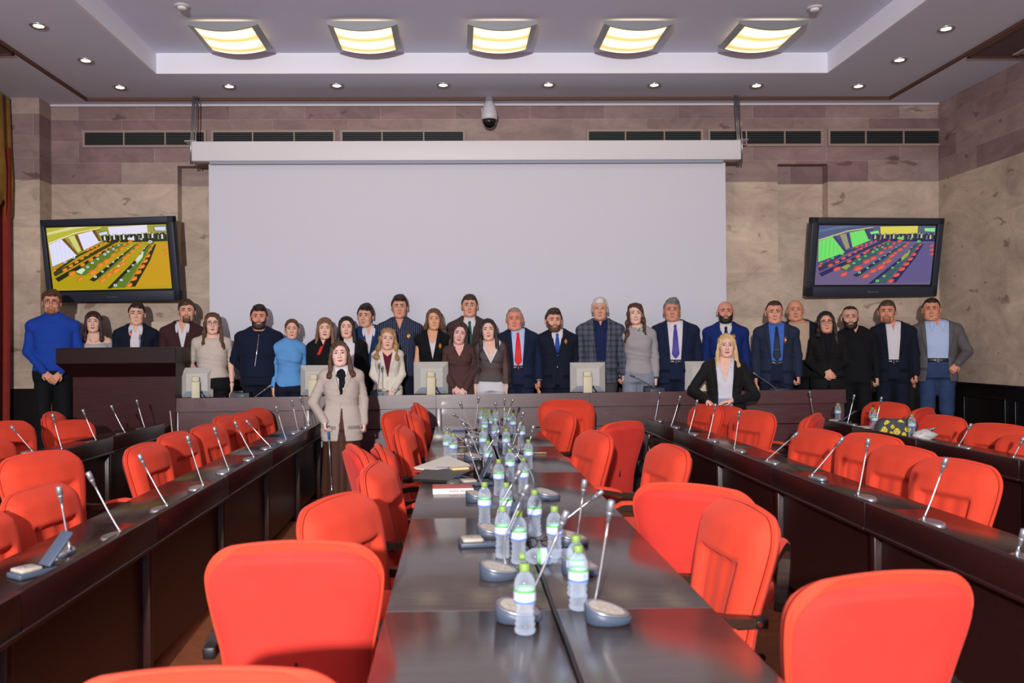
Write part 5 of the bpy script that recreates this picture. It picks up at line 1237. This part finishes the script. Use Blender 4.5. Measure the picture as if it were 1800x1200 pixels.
    def garment(P, off, hem, sl, o1, o2, amp, neckz=1.475, ph=0.):
        t = smin(b.torso(P, off, hem*u, neckz*u), smax(b.shoulders(P, off), np.abs(P[:, 0])-b.sw-.02 if sl == 0 else P[:, 2]-2*b.h, .01), .045)
        if sl > 0:
            for i in (0, 1): t = smin(t, b.arm(P, i, o1, o2, sl), .012)
        return t+fold(P, amp, 1, ph)*.5
    xm2, zt2 = xm+.03, 1.56*u
    def emit(name, field, m, z0, h=.0095, z1=None, ext=None):
        lo = (-xm2, -ym-.05, z0-.03); hi = (xm2, .30, z1 or zt2)
        V, Q = snets(field, lo, hi, h); o = link(name, npmesh(name, V, Q, m), root); return o
    ph = (d['px']*.37) % 6; outer = None
    g = d.get('inner')
    if g:                                                        # shirt or top under a jacket
        kind, m = g; hem = 1.035
        cut = d.get('cut', 1.40)
        def inner(P):
            f_ = garment(P, .009*u, hem, 0, 0, 0, .002, 1.478 if kind in ('shirt', 'open') else 1.46, ph)
            if kind in ('open', 'scoop'):
                z, y, x = P[:, 2], P[:, 1], np.abs(P[:, 0]); kk = .26 if kind == 'open' else 1.1
                f_ = smax(f_, -np.maximum(x-(z-cut*u)*kk, y-.0), .004)
            return f_
        emit('shirt' if kind in ('shirt', 'open') else 'top', inner, m, hem*u)
        fields.append(inner)
    for gi, t in enumerate(T):
        k, m = t['kind'], t['m']; hem = t.get('hem', .80 if k == 'jacket' else .90)
        if k == 'jacket':
            zb, wt, op, x0 = t.get('button', 1.10)*u, t.get('w', .058)*u, t.get('open', .0)*u, 0.0; nz = 1.478
            zt_ = 1.47*u; lw = t.get('lapel', .046)*u; sl = t.get('sl', 1.97); o = t.get('off', .022)*u
            def w_(z): return np.where(z > zb, op+wt*np.clip((z-zb)/(zt_-zb), 0, 1.2), op+(.02+.10*t.get('flare', 1)*np.clip(zb-z, 0, 1))*(zb-z)*3*t.get('flare', 1)*.5)
            def jf(P):
                f_ = garment(P, o, hem, sl, .016*u, .014*u, .0045, nz, ph)
                x, y, z = np.abs(P[:, 0]), P[:, 1], P[:, 2]; wz = w_(z); we = np.maximum(x-wz, y-.02)
                if lw > 0:
                    lr = lw*np.clip((z-zb)/(.62*(zt_-zb)), 0, 1)*np.clip((1.49*u-z)/(.05*u), 0, 1)
                    lap = np.maximum(np.maximum(we-lr, y-.02), np.maximum(zb-z, z-1.47*u)); f_ = np.minimum(f_, np.maximum(f_-.010, lap))
                return smax(f_, -we, .004)
            outer = jf; o_ = emit(t.get('name', 'jacket'), jf, m, hem*u); fields.append(jf)
            if op < .02*u and t.get('buttons', True):
                for zz in ((zb-.012*u), (zb-.11*u)): drape('button', [(zz-.009, -.005, .005), (zz+.009, -.005, .005)], jf, t.get('bm', LEATHER), o_, .005, .003, 3)
            for s in (-1, 1):
                if t.get('pockets', True): drape('pocket_flap', [(hem*u+.16*u, s*.12*u-.055, s*.12*u+.055), (hem*u+.125*u, s*.12*u-.055, s*.12*u+.055)], jf, m, o_, .005, .004, 6)
            if t.get('cuffs'):
                for i in (0, 1):
                    E, W = b.arms[i][2], b.arms[i][3]; ax_ = (W-E)/np.linalg.norm(W-E)
                    cf = MB(); cf.tube([Vector(W-ax_*.03), Vector(W+ax_*.014)], [.037*b.af, .036*b.af], 14); cf.build('shirt_cuff', t['cuffs'], root)
        else:
            sl = t.get('sl', 1.97); o = t.get('off', .015)*u
            def sf(P, k=k, hem=hem, sl=sl, o=o, t=t):
                f_ = garment(P, o, hem, sl, t.get('o1', .011)*u, t.get('o2', .010)*u, t.get('amp', .0045), 1.478 if k != 'off' else 1.36, ph)
                x, y, z = np.abs(P[:, 0]), P[:, 1], P[:, 2]
                if k == 'turtle': f_ = smin(f_, smax(b.neck(P, .011*u), np.maximum(z-(1.535*u), 1.42*u-z), .008)+.0015*np.sin(z*340), .015)
                if k in ('v', 'open'): f_ = smax(f_, -np.maximum(x-(z-t.get('cut', 1.33)*u)*t.get('k', .42), y-.0), .005)
                if k == 'crew': f_ = smax(f_, -(np.sqrt(x*x+((y+.02*u)*1.0)**2)-np.where(z > t.get('cut', 1.435)*u, .075*u, -.05)), .006)
                if k == 'off': f_ = smax(smin(b.torso(P, o, hem*u, 1.4*u), smin(b.arm(P, 0, .014*u, .01*u, 1.9), b.arm(P, 1, .014*u, .01*u, 1.9), .01), .03), z-(1.345*u+.12*x), .012)
                return f_
            o_ = emit(t.get('name', 'shirt'), sf, m, hem*u); fields.append(sf); outer = sf
            if t.get('cuffs'):
                for i in (0, 1):
                    E, W = b.arms[i][2], b.arms[i][3]; ax_ = (W-E)/np.linalg.norm(W-E)
                    cf = MB(); cf.tube([Vector(W-ax_*.07), Vector(W+ax_*.012)], [.044*b.af, .041*b.af], 14); cf.build('patterned_cuff', t['cuffs'], o_)
    allf = lambda P: np.minimum.reduce([f_(P) for f_ in fields])
    cw = ('open', None) if any(t.get('collar') for t in T) else g
    if cw and cw[0] in ('shirt', 'open'):
        cm_ = cw[1] or next(t['m'] for t in T if t.get('collar')); cf_ = lambda P: np.minimum(allf(P), b.neck(P, .004))
        for s in (-1, 1):
            rows = [(1.470, .010, .066), (1.445, .012, .066), (1.415, .026, .062), (1.390, .046, .054)] if cw[0] == 'shirt' else [(1.474, .034, .074), (1.445, .030, .076), (1.405, .040, .072), (1.372, .056, .062)]
            drape('shirt_collar', [(z*u, s*(xa if s > 0 else xb)*u, s*(xb if s > 0 else xa)*u) for z, xa, xb in rows], cf_, cm_, root, .013, .008, 6)
    # ---- legs
    bt = d.get('bottom', ('trousers', NAVY2))
    if bt[0] == 'skirt':
        def lf(P):
            z = P[:, 2]; r = b.g*np.interp(z, [.0, .16*u, .86*u, .96*u, 1.06*u], [.185*u, .185*u, .160*u, .152*u, .12*u]); rr = np.sqrt(P[:, 0]**2+(P[:, 1]*1.25)**2); an = np.arctan2(P[:, 1], P[:, 0])
            return np.maximum(rr-r+.012*np.sin(an*9)*np.clip((.9*u-z)/.5, 0, 1), np.maximum(z-1.04*u, .17*u-z))*.8 if False else smin(np.maximum(rr-r+.012*np.sin(an*9)*np.clip((.9*u-z)/.5, 0, 1), np.maximum(z-.95*u, .17*u-z))*.8, b.torso(P, .012*u, .84*u, 1.05*u), .03)
        emit('skirt', lf, bt[1], .0, .012, 1.1*u)
    else:
        fl_ = .02 if bt[0] == 'wide' else .0
        def lf(P): return smin(smax(b.legs(P, .012*u, .06, fl_)+fold(P, .003), .035*u-P[:, 2], .006), b.torso(P, .008*u, .84*u, 1.055*u), .05)
        emit('trousers', lf, bt[1], .0, .013, 1.1*u)
    ff = MB(); V, Q = snets(lambda P: b.feet(P), (-.2*u-.05, -.24*u, -.01), (.2*u+.05, .12*u, .2*u), .014); link('shoes', npmesh('shoes', V, Q, d.get('shoes', LEATHER)), root)
    if d.get('belt'):
        V, Q = snets(lambda P: b.torso(P, .016*u, 1.022*u, 1.052*u), (-.3, -.3, 1.0*u), (.3, .3, 1.08*u), .009); o_ = link('belt', npmesh('belt', V, Q, LEATHER), root)
        drape('belt_buckle', [(1.02*u, -.02, .02), (1.054*u, -.02, .02)], lambda P: b.torso(P, .018*u, 1.0*u, 1.09*u), CHROME, o_, .004, .003, 3)
    # ---- accessories
    if 'tie' in d:
        m = d['tie']; jb = d['top_wear'][0]; ln = max(d.get('tie_end', 1.06), jb.get('button', 1.1)+.015 if jb.get('open', 0) < .02 else 0)*u; F_ = fields[0]
        drape('tie', [(1.452*u, -.017, .017), (1.437*u, -.019, .019), (1.420*u, -.012, .012), (1.38*u, -.020, .020), (1.3*u, -.028, .028), (1.2*u, -.034, .034), (ln+.05*u, -.041, .041), (ln+.02*u, -.024, .024), (ln, -.004, .004)], F_, m, root, .012, .010, 7)
    if d.get('tie_clip'): drape('tie_clip', [(1.19*u, -.034, .034), (1.196*u, -.034, .034)], fields[0], CHROME, root, .018, .004, 4)
    if d.get('badge'):
        bx, bz = d['badge']; bz *= u
        o_ = drape('badge', [(bz-.034, bx-.002, bx+.002), (bz, bx-.019, bx+.019), (bz+.034, bx-.002, bx+.002)], outer, GOLDM, root, .008, .004, 5)
        drape('badge_centre', [(bz-.018, bx-.001, bx+.001), (bz, bx-.010, bx+.010), (bz+.018, bx-.001, bx+.001)], outer, ORANGE, o_, .011, .004, 5)
    if d.get('zip'): drape('zip', [(1.47*u-.44*u*k/12, .006-.052*(k/12)**1.3-.005, .006-.052*(k/12)**1.3+.005) for k in range(13)], outer, CHROME, root, .006, .004, 3)
    if d.get('glasses'):
        gm, rr, sq = d['glasses']; M_ = Matrix.Translation(Vector(b.hc)) @ Matrix(np.vstack([np.hstack([b.R*b.hs, np.zeros((3, 1))]), [0, 0, 0, 1]]).tolist())
        w = MB(); w.M = M_
        for s in (-1, 1):
            w.tube([(s*.033+rr*math.copysign(abs(math.cos(a))**sq, math.cos(a)), -.112+.006*abs(math.cos(a)), .006+rr*.85*math.copysign(abs(math.sin(a))**sq, math.sin(a))) for a in [2*PI*k/20 for k in range(21)]], .0021, 6)
            w.tube([(s*(.033+rr), -.108, .010), (s*.076, -.085, .012), (s*.082, .005, .010)], .0018, 6)
        w.tube([(-.012, -.113, .010), (0, -.117, .013), (.012, -.113, .010)], .0018, 6); w.build('glasses', gm, root)
    if d.get('ribbon'):
        rm, kind = d['ribbon']
        if kind == 'bow':
            o_ = drape('neck_bow', [(1.455*u, -.014, .014), (1.43*u, -.042, .034), (1.385*u, -.050, .042), (1.35*u, -.016, .018)], fields[0], rm, root, .02, .014, 9)
            drape('bow_tail', [(1.40*u, -.022, .006), (1.30*u, -.022, .010), (1.20*u, -.018, .012)], fields[0], rm, o_, .016, .008, 5); drape('bow_tail', [(1.40*u, .008, .030), (1.31*u, .012, .034), (1.27*u, .010, .030)], fields[0], rm, o_, .018, .008, 5)
        elif kind == 'knot': drape('neck_ribbon', [(1.47*u, .005, .03), (1.44*u, -.004, .022), (1.38*u, -.030, .0), (1.32*u, -.052, -.020), (1.28*u, -.070, -.036)], outer, rm, root, .010, .006, 5)
        elif kind == 'flower':
            w = MB()
            for k in range(9):
                a = 2*PI*k/9; yb_ = float(front(outer, [.02+.026*math.cos(a)], [1.452*u+.024*math.sin(a)])[0]); w.ellip((.02+.026*math.cos(a), yb_-.006, 1.452*u+.024*math.sin(a)), (.013, .010, .013), 8, 6, k % 3)
            w.build('flower_brooch', [rm, mat('petal_green', (120, 170, 150), .6), mat('petal_cream', (214, 206, 150), .6)], root)
    if d.get('necklace'): 
        pts = [(.055*u*math.sin(a), 1.425*u-.05*u*math.cos(a)*1.0) for a in [(-1.2+2.4*k/12) for k in range(13)]]
        ys = front(b.skin, [p[0] for p in pts], [p[1] for p in pts]); MB().tube([(p[0], y-.004, p[1]) for p, y in zip(pts, ys)], .003, 6).build('necklace', GOLDM, root)
    for q in d.get('earrings', ()):
        e = b.hw((q*.081, -.0, -.045)); MB().ellip(e, (.006, .006, .011), 8, 6).build('earring', GOLDM if d.get('gold', True) else WHITEC, root)
    if d.get('watch'):
        a = b.arms[0 if d['watch'] < 0 else 1]; ax_ = (a[3]-a[2])/np.linalg.norm(a[3]-a[2]); c_ = a[3]-ax_*.02
        o_ = MB().tube([Vector(c_-ax_*.008), Vector(c_+ax_*.008)], .033*b.af, 14).build('wristwatch', d.get('watchm', SILVER), root)
    for fn in d.get('extra', ()): fn(b, root, fields, allf)
    return root, b
# ================================================================ the group, from the left
HB1, HB2, HB3, HB4, HBL, HGR, HWH, HCH = (40, 28, 24), (30, 20, 19), (58, 40, 30), (116, 84, 58), (196, 160, 110), (122, 118, 116), (200, 196, 190), (84, 58, 42)
STRIPE = striped('navy_pinstripe_shirt', (30, 36, 62), (150, 156, 178), 46, .90); PLAID = striped('grey_plaid_jacket', (84, 88, 100), (50, 56, 70), 16, .62, True)
BPIN = striped('brown_pinstripe_blouse', (72, 48, 46), (104, 78, 72), 60, .8); CHECK = striped('beige_check_blazer', (190, 176, 166), (176, 164, 156), 70, .6, True)
LBLUE, BROWNS, GREYJ, BURG = cloth((176, 194, 226)), cloth((70, 54, 50)), cloth((96, 92, 94)), cloth((62, 36, 40))
DENIM = mat('blue_denim', (44, 62, 100), .9, var=.22, vscale=7, bump=.2, bscale=240); CREAM = cloth((222, 214, 202)); BEIGE = cloth((206, 188, 178))
FLORAL = mat('floral_cuff', (60, 80, 92), .7, var=.9, vscale=55)
J = lambda m, **k: dict(kind='jacket', m=m, **k)
S = lambda kind, m, **k: dict(kind=kind, m=m, **k)
B0, B1 = 9.62, 9.92
def gl(m, r=.021, s=.7): return (m, r, s)
GLB, GLM = mat('dark_glasses_frame', (30, 26, 26), .35), mat('thin_metal_frame', (120, 96, 80), .3, metal=.7)
cast = [
 dict(px=91, bc=93, top=510, Y=9.62, label='person with curly hair and glasses in a royal blue turtleneck beside the lectern', hair=('curly', (82, 58, 42)), hopt=dict(th=.02), hs=1.06, beard=((150, 100, 66), .35), skin=(216, 152, 122), armL='clasp', armR='clasp', top_wear=[S('turtle', cloth((30, 66, 158)), hem=.92, name='turtleneck', off=.022)], bottom=('trousers', BLACKC), glasses=gl(GLM, .022, .6), watch=1, sw=.188),
 dict(px=164, bc=166, top=546, Y=9.95, sex='f', label='person with dark fringe and bare shoulders in a pale grey top behind the lectern', hair=('long', (56, 34, 30)), hopt=dict(fringe=.040, dl=.10, vol=.95), bare=True, top_wear=[S('off', cloth((176, 176, 180)), name='off_shoulder_top')], necklace=True, bottom=('trousers', BLACKC)),
 dict(px=240, smile=True, bc=239, top=531, Y=9.97, label='smiling person in a dark navy jacket and white shirt behind the lectern microphone', hair=('short', (42, 30, 26)), hopt=dict(th=.010, part=1), skin=(226, 176, 150), inner=('open', WHITEC), cut=1.40, top_wear=[J(NAVY2, open=.035, w=.03, buttons=False)]),
 dict(px=328, bc=321, top=526, Y=9.95, label='person in a burgundy brown jacket and open white collar behind the lectern', hair=('short', (62, 44, 36)), hopt=dict(th=.018, burn=.02, part=-1), beard=((92, 62, 48), .4), skin=(218, 160, 134), inner=('open', WHITEC), cut=1.36, top_wear=[J(BURG, button=1.16, w=.062)]),
 dict(px=374, bc=372, top=548, Y=B0, sex='f', label='person with long light brown hair and round glasses in a beige short-sleeved top', hair=('long', HCH), hopt=dict(vol=1.06, fwd=.02, wave=.006), glasses=gl(GLM, .024, 1), girth=1.14, sw=.165, armL='behind', armR='down', bare=True, watch=1, top_wear=[S('crew', cloth((196, 182, 170)), sl=.78, hem=.97, o1=.02, name='short_sleeved_top', off=.02, amp=.006)], bottom=('trousers', BLACKC)),
 dict(px=455, top=536, Y=B0+.03, label='bearded person in a dark navy zipped sweater with hands behind the back', hair=('short', HB1), hopt=dict(th=.015, quiff=True), beard=((52, 38, 34), .9), girth=1.18, sw=.198, skin=(212, 146, 122), arm='behind', face=1.06, top_wear=[S('crew', cloth((20, 27, 48)), hem=.93, name='zip_sweater', cut=1.45, off=.02)], zip=True, bottom=('trousers', NAVY2)),
 dict(px=513, bc=508, top=559, Y=B0, sex='f', label='person with pulled-back hair in a light blue turtleneck beside the navy zip sweater', hair=('tied', HCH), hopt=dict(th=.006), hs=.95, earrings=(-1, 1), top_wear=[S('turtle', cloth((92, 148, 204)), hem=.90, name='turtleneck', amp=.007)], bottom=('trousers', NAVY2), arm='down', skin=(220, 168, 146)),
 dict(px=571, bc=568, top=557, Y=B0+.06, sex='f', label='person with straight light brown hair in a black shirt with a red ribbon', hair=('long', HB4), hopt=dict(dl=-.0, fringe=.050), girth=1.12, glasses=None, top_wear=[S('v', BLACKC, cut=1.40, collar=.03, name='shirt', hem=.9)], ribbon=(cloth((206, 52, 48)), 'knot')),
 dict(px=609, bc=614, top=555, Y=B0+.08, sex='f', label='person with long dark hair in a black blazer over a white top', hair=('long', HB2), hopt=dict(fwd=.0, dl=.03), inner=('scoop', WHITEC), cut=1.43, top_wear=[J(BLACKC, open=.05, w=.02, buttons=False, hem=.82)]),
 dict(px=642, bc=648, top=535, Y=B1+.06, label='young person in a blue suit with a gold badge, tie-less white shirt', hair=('short', (48, 36, 32)), hopt=dict(th=.020, quiff=True, part=1), turn=-12, skin=(214, 160, 138), inner=('open', WHITEC), cut=1.38, top_wear=[J(cloth((32, 52, 92)), button=1.15)], badge=(-.035, 1.33)),
 dict(px=682, bc=681, top=575, Y=9.56, sex='f', label='person with wavy blond hair in a white belted blazer over a burgundy top', hair=('long', (164, 128, 84)), hopt=dict(wave=.011, vol=1.12, dl=.09, fwd=.015), tilt=5, inner=('scoop', cloth((96, 28, 52))), cut=1.36, armL='clasp', armR='clasp', top_wear=[J(cloth((216, 208, 194)), button=1.08, w=.075, name='white_blazer', bm=WHITEC, hem=.78)], necklace=True, bottom=('trousers', CREAM)),
 dict(px=702, top=519, Y=B1+.02, label='tall dark-haired person in a navy pinstriped shirt with a badge', hair=('short', (50, 36, 32)), hopt=dict(th=.018, quiff=True), skin=(212, 152, 128), top_wear=[S('v', STRIPE, cut=1.37, k=.35, collar=.045, name='striped_shirt', hem=.86, off=.022)], badge=(.105, 1.30), sw=.19),
 dict(px=763, smile=True, bc=760, top=541, Y=B0+.1, sex='f', label='smiling person with bobbed brown hair in a sleeveless black vest with a badge', hair=('bob', (96, 66, 46)), hopt=dict(part=-1, vol=1.02), bare=True, skin=(222, 164, 128), inner=('scoop', WHITEC), cut=1.33, top_wear=[J(BLACKC, sl=.16, button=1.14, w=.062, name='sleeveless_vest', hem=.82)], badge=(.085, 1.30), earrings=(-1, 1), gold=False),
 dict(px=825, bc=825, top=517, Y=B1+.06, label='tall person in a brown suit with a dark green tie, behind the two brown blouses', hair=('short', HB3), hopt=dict(th=.012), skin=(214, 156, 132), inner=('shirt', WHITEC), tie=cloth((18, 84, 76), .5), top_wear=[J(BROWNS, button=1.13)], sw=.185),
 dict(px=808, bc=807, top=565, Y=9.56, sex='f', label='person in a brown pinstriped wrap blouse with clasped hands, leaning to the right', hair=('long', (54, 36, 34)), hopt=dict(dl=.06, fwd=-.01), tilt=9, nod=4, armL='clasp', armR='clasp', top_wear=[S('v', BPIN, cut=1.30, k=.5, collar=.03, name='wrap_blouse', hem=.80, o1=.018, o2=.018, amp=.008)], bottom=('trousers', BROWNS), skin=(228, 178, 166)),
 dict(px=858, bc=862, top=559, Y=9.56, sex='f', label='person with long dark hair in a sheer brown blouse over a white top', hair=('long', (44, 30, 30)), hopt=dict(fwd=.015, dl=-.03), tilt=-3, bare=True, top_wear=[S('v', WHITEC, cut=1.24, sl=0, name='white_top', hem=1.12, off=.010), S('v', SHEER, cut=1.18, k=.5, name='sheer_blouse', hem=.96, o1=.035, o2=.05, off=.032, amp=.012)], bottom=('trousers', cloth((210, 206, 210)))),
 dict(px=904, bc=910, top=540, Y=B0+.1, label='grey-haired person in a navy suit with a bright red tie', hair=('short', (148, 128, 112)), hopt=dict(th=.006, line=.098, temple=.9), girth=1.12, skin=(216, 140, 118), face=1.1, jaw=1.15, inner=('shirt', LBLUE), tie=cloth((222, 30, 34), .45), tie_end=1.07, belt=True, armL='down', armR='fist', top_wear=[J(NAVY, button=1.06, open=.05, w=.03, buttons=False, cuffs=LBLUE)], bottom=('trousers', NAVY)),
 dict(px=973, bc=979, top=542, Y=B0+.1, label='bearded person in a dark navy suit with a royal blue tie and a badge', hair=('short', (62, 44, 36)), hopt=dict(th=.014, quiff=True), beard=((96, 62, 46), .7), skin=(220, 162, 138), turn=8, girth=1.08, inner=('shirt', WHITEC), tie=cloth((38, 72, 150), .45), top_wear=[J(NAVY2, button=1.16, w=.066)], badge=(.095, 1.355)),
 dict(px=1054, bc=1055, top=522, Y=B0+.06, label='white-haired person in a grey plaid jacket over a navy shirt', hair=('short', HWH), hopt=dict(th=.011, line=.084, temple=.6), brow=(170, 164, 158), skin=(206, 152, 128), sw=.195, inner=('open', cloth((26, 34, 72))), cut=1.42, armR='fist', top_wear=[J(PLAID, button=1.0, open=.045, w=.03, buttons=False, name='plaid_jacket', off=.028)], bottom=('trousers', cloth((70, 66, 70)))),
 dict(px=1117, smile=True, bc=1121, top=531, Y=B0, sex='f', label='smiling person with long brown curls in a grey blouse with floral cuffs', hair=('long', (72, 46, 36)), hopt=dict(wave=.010, vol=1.05, fwd=.01, part=-1), top_wear=[S('crew', cloth((158, 152, 154)), cut=1.46, name='grey_blouse', hem=.93, o1=.018, o2=.018, amp=.008, cuffs=FLORAL)], ribbon=(mat('petal_blue', (70, 120, 150), .6), 'flower'), armL='behind', armR='down', bottom=('wide', cloth((132, 136, 150)))),
 dict(px=1181, bc=1186, top=524, Y=B0+.04, label='grey-haired person in a navy suit with a violet blue tie', hair=('short', (112, 112, 114)), hopt=dict(th=.013, quiff=True, part=1), girth=1.16, sw=.195, skin=(204, 140, 114), face=1.06, inner=('shirt', WHITEC), tie=cloth((70, 62, 148), .45), tie_end=1.08, belt=True, top_wear=[J(NAVY, button=1.05, open=.055, w=.03, buttons=False)], bottom=('trousers', NAVY)),
 dict(px=1275, top=529, Y=B1, label='bald person with a dark chin beard in a bright blue suit', hair=('bald', (40, 28, 24)), beard=((34, 26, 25), 1.0), skin=(212, 146, 126), face=1.04, sw=.19, inner=('shirt', WHITEC), tie=cloth((24, 32, 46), .5), top_wear=[J(BLUESUIT, button=1.12, w=.062)], badge=(.085, 1.335)),
 dict(px=1361, bc=1364, top=528, Y=9.6, label='person in a grey-navy suit with a bright blue shirt and a dark tie with clip', hair=('short', HB3), hopt=dict(th=.008, line=.094, temple=1.1), skin=(218, 152, 128), inner=('shirt', cloth((64, 106, 190))), tie=cloth((26, 34, 54), .5), tie_clip=True, tie_end=1.07, belt=True, armR='fist', top_wear=[J(cloth((38, 46, 66)), button=1.05, open=.055, w=.03, buttons=False)], badge=(.085, 1.30), bottom=('trousers', NAVY)),
 dict(px=1398, bc=1404, top=525, Y=B1+.1, label='balding heavy person in a beige sweater and navy jacket behind two others', hair=('fringe_only', (150, 130, 110)), hopt=dict(th=.004), girth=1.2, sw=.2, skin=(216, 148, 120), face=1.1, jaw=1.15, inner=('top', cloth((190, 162, 138))), top_wear=[J(NAVY2, open=.09, w=.02, buttons=False, lapel=.03)], bottom=('trousers', BLACKC)),
 dict(px=1452, bc=1454, top=546, Y=9.58, sex='f', label='person with glasses and long dark hair in a black blazer, hands crossed in front', hair=('long', HB2), hopt=dict(only=1, fwd=.02, dl=-.02), tilt=-4, glasses=gl(GLB, .022, .55), armL='cross', armR='cross', inner=('top', BLACKC), top_wear=[J(cloth((24, 23, 24)), button=1.08, w=.05)], bottom=('trousers', BLACKC), skin=(222, 158, 132)),
 dict(px=1495, bc=1503, top=537, Y=B0+.1, label='balding dark-bearded person in a black buttoned shirt holding a phone', hair=('short', (46, 34, 30)), hopt=dict(th=.004, line=.122, temple=.9), beard=((40, 30, 28), .8), skin=(212, 158, 134), top_wear=[S('v', BLACKC, cut=1.42, collar=.02, name='black_shirt', hem=.84)], bottom=('trousers', BLACKC), armR='fist', armL='down'),
 dict(px=1560, bc=1569, top=527, Y=B0+.1, label='person in a navy suit and white open-collared shirt, hands in loose fists', hair=('short', (74, 52, 38)), hopt=dict(th=.010, line=.078), beard=((140, 92, 66), .25), skin=(216, 146, 118), turn=-6, inner=('open', WHITEC), cut=1.40, belt=True, arm='fist', top_wear=[J(NAVY2, button=1.06, open=.05, w=.03, buttons=False, cuffs=WHITEC)], bottom=('trousers', NAVY2)),
 dict(px=1638, bc=1646, top=523, Y=B0+.08, label='person in a grey blazer, light blue shirt and blue jeans, one hand at the pocket', hair=('short', (40, 28, 24)), hopt=dict(th=.008, line=.092, temple=1.0), girth=1.14, sw=.195, skin=(214, 146, 116), face=1.07, turn=-4, inner=('open', LBLUE), cut=1.42, belt=True, armR='pocket', armL='down', top_wear=[J(GREYJ, button=1.05, open=.10, w=.02, buttons=False, flare=1.3)], bottom=('trousers', DENIM)),
 dict(px=1277, bc=1273, top=585, Y=8.80, floor=0, sex='f', label='blonde person in a black jacket and white top leaning both hands on a chair', hair=('shoulder', (206, 172, 122)), hopt=dict(vol=1.05, open=1.0, part=1), girth=1.2, sw=.17, face=1.06, earrings=(-1,), gold=False, brow=(150, 116, 84), inner=('open', cloth((206, 206, 214))), cut=1.22,
      armL=dict(e=[-.325, -.02, 1.08], w=[-.175, -.235, .985], d=[.45, -.55, -.55], n=[-.5, .2, -.85], curl=.45), armR=dict(e=[.30, -.04, 1.02], w=[.06, -.27, .985], d=[-.85, -.22, -.1], n=[-.1, .2, -1], curl=.3), top_wear=[J(cloth((28, 28, 29)), open=.07, w=.03, lapel=.03, buttons=False, pockets=False, hem=.74, name='black_jacket')], bottom=('trousers', cloth((140, 152, 176)))),
 dict(px=597, bc=600, top=598, Y=8.15, floor=0, sex='f', label='person in a beige checked blazer and brown skirt standing alone in front with a cane', hair=('shoulder', (80, 54, 38)), hopt=dict(vol=1.06, open=1.02, part=1), girth=1.12, sw=.165, face=1.05, nod=-5, tilt=-4, earrings=(1,), skin=(232, 190, 176), inner=('shirt', WHITEC),
      armL=dict(e=[-.275, .03, 1.02], w=[-.155, -.16, .855], d=[.05, -.25, -.95], n=[1, .1, .1], curl=1.1), armR='fist', top_wear=[J(CHECK, button=1.17, w=.075, hem=.72, bm=mat('brown_buttons', (60, 30, 24), .4), cuffs=WHITEC, name='beige_blazer')], ribbon=(BLACKC, 'bow'), bottom=('skirt', cloth((74, 44, 34), .6)), shoes=mat('patterned_shoes', (170, 160, 150), .6, var=.5, vscale=60)),
]
def cane(b, root, fields, allf):
    pass
PEOPLE = {}
for d in cast:
    P0 = onY(d['px'], d['top'], d['Y']); fl = d.get('floor', PODZ); d['h'] = P0.z-fl
    c0 = onY(d.get('bc', d['px']), d['top'], d['Y']); d['hx'] = P0.x-c0.x
    if ROUGH and d['px'] not in ROUGH: continue
    root, b = person(d); PEOPLE[d['px']] = (root, b)
# folding cane in the hand of the person in front
if 597 in PEOPLE:
    root, b = PEOPLE[597]; a = b.arms[0]; g = a[3]+a[4]*.085+a[5]*.03
    MW = Matrix.Translation(root.location) @ Matrix.Rotation(root.rotation_euler.z, 4, 'Z'); p = MW @ Vector(g)
    tip = Vector((p.x+.035, p.y+.02, .0)); d_ = (tip-p).normalized(); c_ = empty('walking_cane', tip, 0, 'thin blue and silver folding cane held by the person in the beige blazer', 'cane')
    def at_(t): return p.lerp(tip, t)-tip
    MB().tube([at_(-.06), at_(.10)], .011, 10).build('grip', mat('blue_grip', (70, 110, 160), .4), c_)
    MB().tube([at_(.09), at_(.55)], .0075, 8).build('shaft', SILVER, c_); MB().tube([at_(.55), at_(.97)], .0055, 8).build('lower_shaft', CHROME, c_)
    MB().tube([at_(.62), at_(.64)], .011, 8).build('joint', CHROME, c_); MB().tube([at_(.95), at_(1.0)], [.009, .010], 10).build('tip', BLACK, c_)
if 1495 in PEOPLE:
    root, b = PEOPLE[1495]; a = b.arms[1]; g = Matrix.Rotation(root.rotation_euler.z, 4, 'Z') @ Vector(a[3]+a[4]*.10+a[5]*.045); q = root.location+g
    c_ = empty('phone', q, .4, 'black phone held by the person in the black buttoned shirt', 'phone')
    MB().box(-.036, .036, -.006, .006, -.07, .07, bev=.004).build('case', BLACK, c_); MB().box(-.033, .033, -.0068, -.006, -.064, .064).build('screen', GLB, c_)
q = onX(563, 783, -1.37); c_ = tag(MB().box(-.004, .004, -.05, .05, -.03, .03, bev=.002).build('plate', mat('white_plate', (190, 188, 192), .5), None, (-1.372, 8.70, q.z)), 'small white metal plate on the head-table end of the inner left desk row', 'plate')
